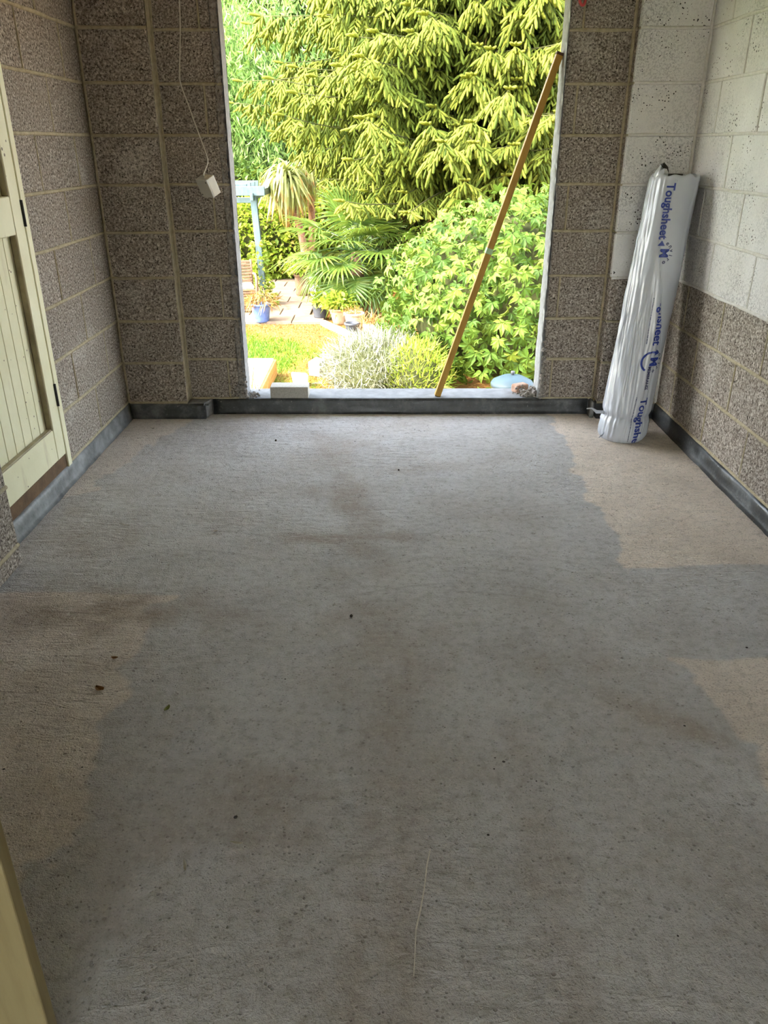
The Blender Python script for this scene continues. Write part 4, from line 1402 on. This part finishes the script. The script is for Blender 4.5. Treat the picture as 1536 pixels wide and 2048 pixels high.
# ---- cordylines: strap leaves hanging from a head on a bare trunk
def strap_mesh(seedv):
    rs = random.Random(seedv)
    V, F, A = [], [], []
    p = Vector((0, 0, 0)); el = R(rs.uniform(-10, 70)); n_ = 8
    for i in range(n_ + 1):
        t = i / n_
        w = .029 * (1 - t) ** .45 * (.6 + .4 * min(1, t * 4)) + .001
        for q in (-1, 0, 1):
            V.append((q * w, p.y, p.z - (0.006 if q == 0 else 0)))
            A.append(min(1, .2 + .5 * t ** 2 + rs.uniform(0, .2) + (.25 if t > .85 else 0)))
        p += Vector((0, math.cos(el), math.sin(el))) * .115
        el -= R(26) * (1.2 - .4 * t)
        el = max(el, R(-86))
    for i in range(n_):
        for q in range(2):
            a = i * 3 + q
            F.append((a, a + 1, a + 4, a + 3))
    me = bpy.data.meshes.new('strap'); me.from_pydata(V, [], F); me.update()
    at = me.attributes.new('rnd', 'FLOAT', 'POINT'); at.data.foreach_set('value', A)
    me.materials.append(M['cordy'])
    return me
straps = [strap_mesh(s) for s in range(6)]
def cordyline(label, base, head, n_, sc):
    root = tag(empty('cordyline', (base[0], base[1], G)), label, 'palm tree')
    hd = Vector(head) - Vector((base[0], base[1], G))
    tube('trunk', spline([(0, 0, 0), hd * .5 + Vector((.08, 0, 0)), hd], 5), [.085 - .002 * i for i in range(11)], M['bark_pink'], root, 10)
    for i in range(n_):
        o = bpy.data.objects.new('leaf', straps[i % 6]); COL.objects.link(o); o.parent = root
        tilt = random.uniform(-.55, .85)
        o.matrix_local = Matrix.Translation(hd + Vector((0, 0, random.uniform(-.12, .1)))) @ Matrix.Rotation(random.uniform(0, 6.28), 4, 'Z') @ Matrix.Rotation(tilt, 4, 'X') @ Matrix.Scale(sc * random.uniform(.75, 1.15), 4)
cordyline('cordyline with a shaggy head of hanging pale strap leaves by the pergola', (-1.55, 17.2), (-1.90, 17.0, .72), 260, 1.05)
cordyline('second cordyline with a rusty head partly behind the conifer', (-1.60, 17.8), (-1.50, 17.6, .85), 90, .85)

# ---- shrubs behind the path
shrub('lime_shrub', 'bright lime green shrub behind the pergola post', 'shrub', (-2.6, 18.4, -.65), (1.5, 1.0, 1.0), 5200, .13, M['lime'], M['shade'])
shrub('lime_shrub', 'rounded yellow-green shrub between the cordyline trunks', 'shrub', (-1.2, 18.9, -.45), (.9, .8, 1.0), 2600, .13, M['lime'], M['shade'])
shrub('dark_shrub', 'dark green clipped shrub under the pergola beams', 'shrub', (-3.7, 20.0, -.2), (1.6, 1.0, 1.3), 3600, .15, M['hedge'], M['shade'])
shrub('olive_shrub', 'loose olive shrub between the palm and the creeper', 'shrub', (.35, 15.6, -.5), (1.1, .8, 1.0), 2600, .13, M['hedge'], M['shade'])
# feathery pale tree at the far left
wt = tag(empty('weeping_tree', (-4.4, 21.2, G)), 'feathery pale green weeping tree beyond the pergola', 'tree')
tube('trunk', [(0, 0, 0), (.1, 0, 2.2), (0, .1, 5.0)], [.2, .16, .08], M['bark'], wt, 10)
n = 1500
st0 = RNG.normal(size=(n, 3)) * np.array([1.5, .7, 1.5]) + np.array([.75, -.4, 4.9])
P_, D_ = [], []
for s_ in st0:
    m = RNG.integers(9, 17)
    sway = RNG.normal(size=2) * .10
    for i in range(m):
        P_.append(s_ + np.array([sway[0] * i * .6, sway[1] * i * .6, -.105 * i]) + RNG.normal(size=3) * .03)
        D_.append(RNG.normal(size=3) * .5 + np.array([0, 0, -.9]))
P_ = np.array(P_); ok = P_[:, 2] > .7
tv, tf = folded_leaf(.10, .03)
o = instance('foliage', tv, tf[[0, 1, 2, 3, 4, 5]], frames(np.array(D_)[ok], RNG.random(ok.sum()) * 6), P_[ok], RNG.uniform(.12, .22, ok.sum()), M['willow'], wt)
o['kind'] = 'stuff'
b = bmesh.new(); bmesh.ops.create_icosphere(b, subdivisions=3, radius=1)
for v in b.verts:
    q = v.co.normalized(); kk = 1 + .2 * mnoise.noise(q * 2)
    v.co = Vector((.3 + q.x * 1.7 * kk, 1.2 + q.y * .5 * kk, 3.2 + q.z * 2.6 * kk))
bm_obj('inner_branches', b, M['hedge'] if False else simple('pale_inner_twigs', (.05, .09, .025), .9, .5, 5), wt, True)

# ---- far hedge that closes the garden
hg = tag(empty('boundary_hedge', (0, 23.5, G)), 'tall dark boundary hedge closing the back of the garden', 'hedge')
box('branch_mass', -10, 10, 0, .8, 0, 6.2, M['shade'], hg)
n = 12000
p = np.stack([RNG.uniform(-10, 10, n), RNG.uniform(-.35, .05, n), RNG.uniform(0, 6.5, n)], 1)
d = RNG.normal(size=(n, 3)) * .8 + np.array([0, -.8, -.1])
tv, tf = folded_leaf()
o = instance('foliage', tv, tf, frames(d, RNG.normal(size=n)), p, RNG.uniform(.15, .34, n), M['hedge'], hg)
o['kind'] = 'stuff'

# ---- the big spruce
def spruce():
    base = np.array([1.95, 15.3, G])
    root = tag(empty('spruce_tree', base), 'huge yellow-green spruce with drooping finger-like shoots filling the doorway view', 'conifer')
    HT = 9.4
    tube('trunk', [(0, 0, 0), (.03, 0, 2), (0, .02, 5), (0, 0, HT)], [.26, .21, .12, .02], M['bark'], root, 12)
    P_, D_, S_, C_ = [], [], [], []
    BV, BF = [], []
    rs = np.random.default_rng(5)
    branches = []
    z = 1.75
    while z < HT - .15:
        k = 9 if z < 5.6 else 4
        for i in range(k):
            # most boughs spread to the side facing the doorway
            az = R(-110) + rs.uniform(-R(100), R(112))
            branches.append((z + rs.uniform(-.12, .12), az))
        z += .18 if z < 5.6 else .42
    for (z, az) in branches:
        L = 5.5 * max(.05, 1 - (z / HT) ** 1.5) ** .75 * rs.uniform(.55, 1.06)
        if math.cos(az) > .2: L *= .8
        L *= 1 - .30 * max(0, -math.sin(az))        # boughs towards the house are shorter
        if L < .3: continue
        hd = np.array([math.cos(az), math.sin(az), 0])
        side = np.array([-math.sin(az), math.cos(az), 0])
        rise = rs.uniform(-.02, .22); droop = rs.uniform(.14, .26)
        def bp(t):
            return np.array([0, 0, z]) + hd * L * t + np.array([0, 0, L * (rise * t - droop * t * t + .10 * t ** 4)]) + side * L * .06 * math.sin(t * 4 + z)
        pts = [bp(t) for t in np.linspace(0, 1, 9)]
        pts = [q for q in pts if q[2] + G > .40 + max(0, -.50 - (q[0] + base[0])) * .72]
        if len(pts) < 3: continue
        V, F = tube_np([Vector(q) for q in pts], [.018 * (1 - .85 * t) + .003 for t in np.linspace(0, 1, len(pts))], 5)
        off = len(BV); BV += V; BF += [tuple(i + off for i in f) for f in F]
        t = .28
        while t < 1.0:
            c = bp(t); tg = bp(min(1, t + .02)) - bp(t - .02); tg /= np.linalg.norm(tg)
            for s in (-1, 1):
                sl = rs.uniform(.28, .62) * (1.15 - .55 * t)
                dr = tg * rs.uniform(.35, .8) + side * s * rs.uniform(.5, 1.0) + np.array([0, 0, rs.uniform(-1.1, -.1)])
                dr /= np.linalg.norm(dr)
                m = max(3, int(sl / .075))
                e = c + dr * sl
                for i in range(m + 1):
                    u = i / m
                    q = c + dr * sl * u + np.array([0, 0, -.28 * sl * u * u])
                    for s2 in ((-1, 1) if i < m else (0,)):
                        sd = np.cross(dr, [0, 0, 1]); sd /= (np.linalg.norm(sd) + 1e-6)
                        v = dr * rs.uniform(.5, 1.0) + sd * s2 * rs.uniform(.3, .8) + np.array([0, 0, rs.uniform(-1.25, -.15)])
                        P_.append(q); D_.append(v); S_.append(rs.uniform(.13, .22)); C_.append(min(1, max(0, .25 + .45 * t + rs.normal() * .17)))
            t += .165 / L if L > 1 else .12
        for s in (-.5, 0, .5):
            P_.append(bp(1)); D_.append(hd + side * s + np.array([0, 0, .15])); S_.append(.2); C_.append(.9)
    P_, D_, S_, C_ = map(np.array, (P_, D_, S_, C_))
    # the skirt of the crown lifts towards the path side
    tipz = P_[:, 2] + G + np.minimum(0, D_[:, 2] / np.linalg.norm(D_, axis=1)) * S_
    keep = tipz > .34 + np.maximum(0, -.50 - (P_[:, 0] + base[0])) * .72 + .12 * (vnoise(P_[:, 0] + 20, P_[:, 1] + 20, 3, 4) - .5)
    P_, D_, S_, C_ = P_[keep], D_[keep], S_[keep], C_[keep]
    k = 4
    tv = [(0.45 * math.cos(i * 1.5708), 0, .45 * math.sin(i * 1.5708)) for i in range(k)] + \
         [(math.cos(i * 1.5708 + .6), .45, math.sin(i * 1.5708 + .6)) for i in range(k)] + \
         [(.75 * math.cos(i * 1.5708 + .6), .85, .75 * math.sin(i * 1.5708 + .6)) for i in range(k)] + [(0, 1, 0)]
    tf = []
    for r_ in range(2):
        for i in range(k):
            a, b, c, d = r_ * k + i, r_ * k + (i + 1) % k, (r_ + 1) * k + (i + 1) % k, (r_ + 1) * k + i
            tf += [(a, c, b), (a, d, c)]
    for i in range(k):
        tf.append((2 * k + i, 3 * k, 2 * k + (i + 1) % k))
    sc = np.stack([S_ * .125, S_, S_ * .125], 1)
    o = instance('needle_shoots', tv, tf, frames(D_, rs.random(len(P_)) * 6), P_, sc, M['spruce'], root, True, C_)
    o['kind'] = 'stuff'
    o = pyd('boughs', BV, BF, M['bough'], root, True)
    # dead inner twigs: a loose brown thicket round the trunk
    n = 2600
    th = rs.random(n) * 6.28; rr = rs.uniform(.2, 1.9, n); zz = rs.uniform(.6, 6, n)
    rr *= np.clip(1.2 - zz / 7, .2, 1)
    p = np.stack([rr * np.cos(th), rr * np.sin(th), zz], 1)
    d = np.stack([np.cos(th), np.sin(th), rs.normal(size=n) * .4 - .6], 1)
    tv, tf = tri_blade(.018)
    o = instance('dead_twigs', tv, tf, frames(d, rs.random(n) * 6), p, rs.uniform(.25, .6, n), M['rust'], root)
    o['kind'] = 'stuff'
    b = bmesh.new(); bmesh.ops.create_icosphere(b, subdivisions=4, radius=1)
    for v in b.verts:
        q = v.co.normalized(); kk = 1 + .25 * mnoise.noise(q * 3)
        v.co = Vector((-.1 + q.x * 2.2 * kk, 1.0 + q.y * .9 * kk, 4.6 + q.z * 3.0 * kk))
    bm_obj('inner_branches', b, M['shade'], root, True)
    return len(P_)
NSH = spruce()

# ---- the creeper-covered mound: 300 leaves as parts, the rest as one part
def palmate(seedv):
    rs = random.Random(seedv)
    tv, tf = folded_leaf(.21, .09, .2)
    V, F = [], []
    for an, L in ((0, 1.0), (-48, .92), (48, .92), (-100, .66), (100, .66)):
        an = R(an + rs.uniform(-8, 8)); L *= rs.uniform(.9, 1.1)
        c, s = math.cos(an), math.sin(an)
        b = len(V)
        pit = rs.uniform(-.25, .12)
        for (x, y_, z_) in tv:
            x, y_, z_ = x * L, y_ * L + .04, z_ * L + pit * y_ * L
            V.append((x * c + y_ * s, -x * s + y_ * c, z_))
        F += [tuple(i + b for i in f) for f in tf]
    return np.array(V), np.array(F)
pal = [palmate(i) for i in range(8)]
def creeper():
    c = np.array([1.95, 10.6, -.55]); r_ = np.array([2.0, 1.9, 1.48])
    root = tag(empty('creeper_mound', (c[0], c[1], G)), 'big mound of five-fingered creeper leaves right of the lawn', 'creeper')
    off = np.array([c[0], c[1], G])
    d, p = shell_points(1900, c, r_, G + .02, True, .78)
    nrm = d / r_; nrm /= np.linalg.norm(nrm, axis=1, keepdims=True)
    # leaf blade hangs: axis points out and down, its face looks outward and up
    face = nrm + RNG.normal(size=d.shape) * .62 + np.array([.1, -.4, .15])
    face /= np.linalg.norm(face, axis=1, keepdims=True)
    ax = np.array([0, 0, -1.0]) + nrm * .3 + RNG.normal(size=d.shape) * .45
    ax -= face * np.sum(ax * face, 1, keepdims=True); ax /= np.linalg.norm(ax, axis=1, keepdims=True)
    mats = np.stack([np.cross(ax, face), ax, face], 2)
    sz = RNG.uniform(.095, .155, len(p))
    kcol = np.clip(RNG.normal(.5, .22, len(p)) + .25 * (p[:, 2] - c[2]) / 1.5 * (RNG.random(len(p)) > .5), 0, 1)
    kcol = np.where(RNG.random(len(p)) < .96, np.minimum(kcol, .86), kcol + .14)
    cw = np.array([0, 0, 1.395])
    vis = np.sum((p - c) / r_ * 1.0 * (cw - p), 1) / np.linalg.norm(cw - p, axis=1)
    hor = np.abs(np.arctan2(p[:, 0] - 0, p[:, 1])) < .21
    outer = np.linalg.norm((p - c) / r_, axis=1)
    score = sz / np.linalg.norm(cw - p, axis=1) * np.where((vis > .2) & hor, 1, .1) * np.where(outer > .97, 1.5, 1)
    order = np.argsort(-score)
    big, rest = order[:300], order[300:]
    meshes = []
    for (V, F) in pal:
        for col in (.2, .45, .65, .85):
            me = bpy.data.meshes.new('creeper_leaf'); me.from_pydata([tuple(v) for v in V], [], [tuple(map(int, f)) for f in F]); me.update()
            at = me.attributes.new('rnd', 'FLOAT', 'POINT'); at.data.foreach_set('value', np.full(len(V), col, np.float32))
            me.materials.append(M['creeper'])
            meshes.append((col, me))
    for i in big:
        cand = [m for (c_, m) in meshes if abs(c_ - kcol[i]) < .16] or [m for (_, m) in meshes]
        o = bpy.data.objects.new('leaf', random.choice(cand)); COL.objects.link(o); o.parent = root
        m = Matrix([list(r) for r in mats[i]]).to_4x4()
        o.matrix_local = Matrix.Translation(Vector(p[i] - off)) @ m @ Matrix.Scale(float(sz[i]), 4)
    VV, FF, AA, b = [], [], [], 0
    for k in range(8):
        ids = rest[k::8]
        tv, tf = pal[k]
        v = np.einsum('nij,nkj->nki', mats[ids], tv[None] * sz[ids][:, None, None]) + (p[ids] - off)[:, None, :]
        FF.append((tf[None] + (np.arange(len(ids)) * len(tv))[:, None, None] + b).reshape(-1, 3))
        VV.append(v.reshape(-1, 3)); AA.append(np.repeat(kcol[ids], len(tv))); b += len(ids) * len(tv)
    o = fromnp('more_leaves', np.concatenate(VV), np.concatenate(FF), M['creeper'], root, False, {'rnd': np.concatenate(AA)})
    o['kind'] = 'stuff'
    bb_ = bmesh.new(); bmesh.ops.create_icosphere(bb_, subdivisions=4, radius=1)
    for v in bb_.verts:
        q = v.co.normalized()
        kk = .74 * (1 + .12 * mnoise.noise(q * 2.4))
        v.co = Vector((q.x * r_[0] * kk, q.y * r_[1] * kk, max(-.02, c[2] - G + q.z * r_[2] * kk)))
    bm_obj('branch_mass', bb_, M['shade'], root, True)
creeper()

# repeats of one kind share a group
for base, g in (('crumb', 'crumbs on the floor'), ('paint_flake', 'paint flakes on the floor'), ('shaving', 'shavings on the floor'),
                ('fallen_leaf', 'fallen leaves on the floor'), ('nursery_pot', 'black plastic pots by the kerb'),
                ('stone_block', 'bleached stones below the sill'), ('cordyline', 'cordylines by the path'), ('lime_shrub', 'lime shrubs behind the path')):
    for o in bpy.data.objects:
        if o.parent is None and o.name.split('.')[0] == base:
            o['group'] = g
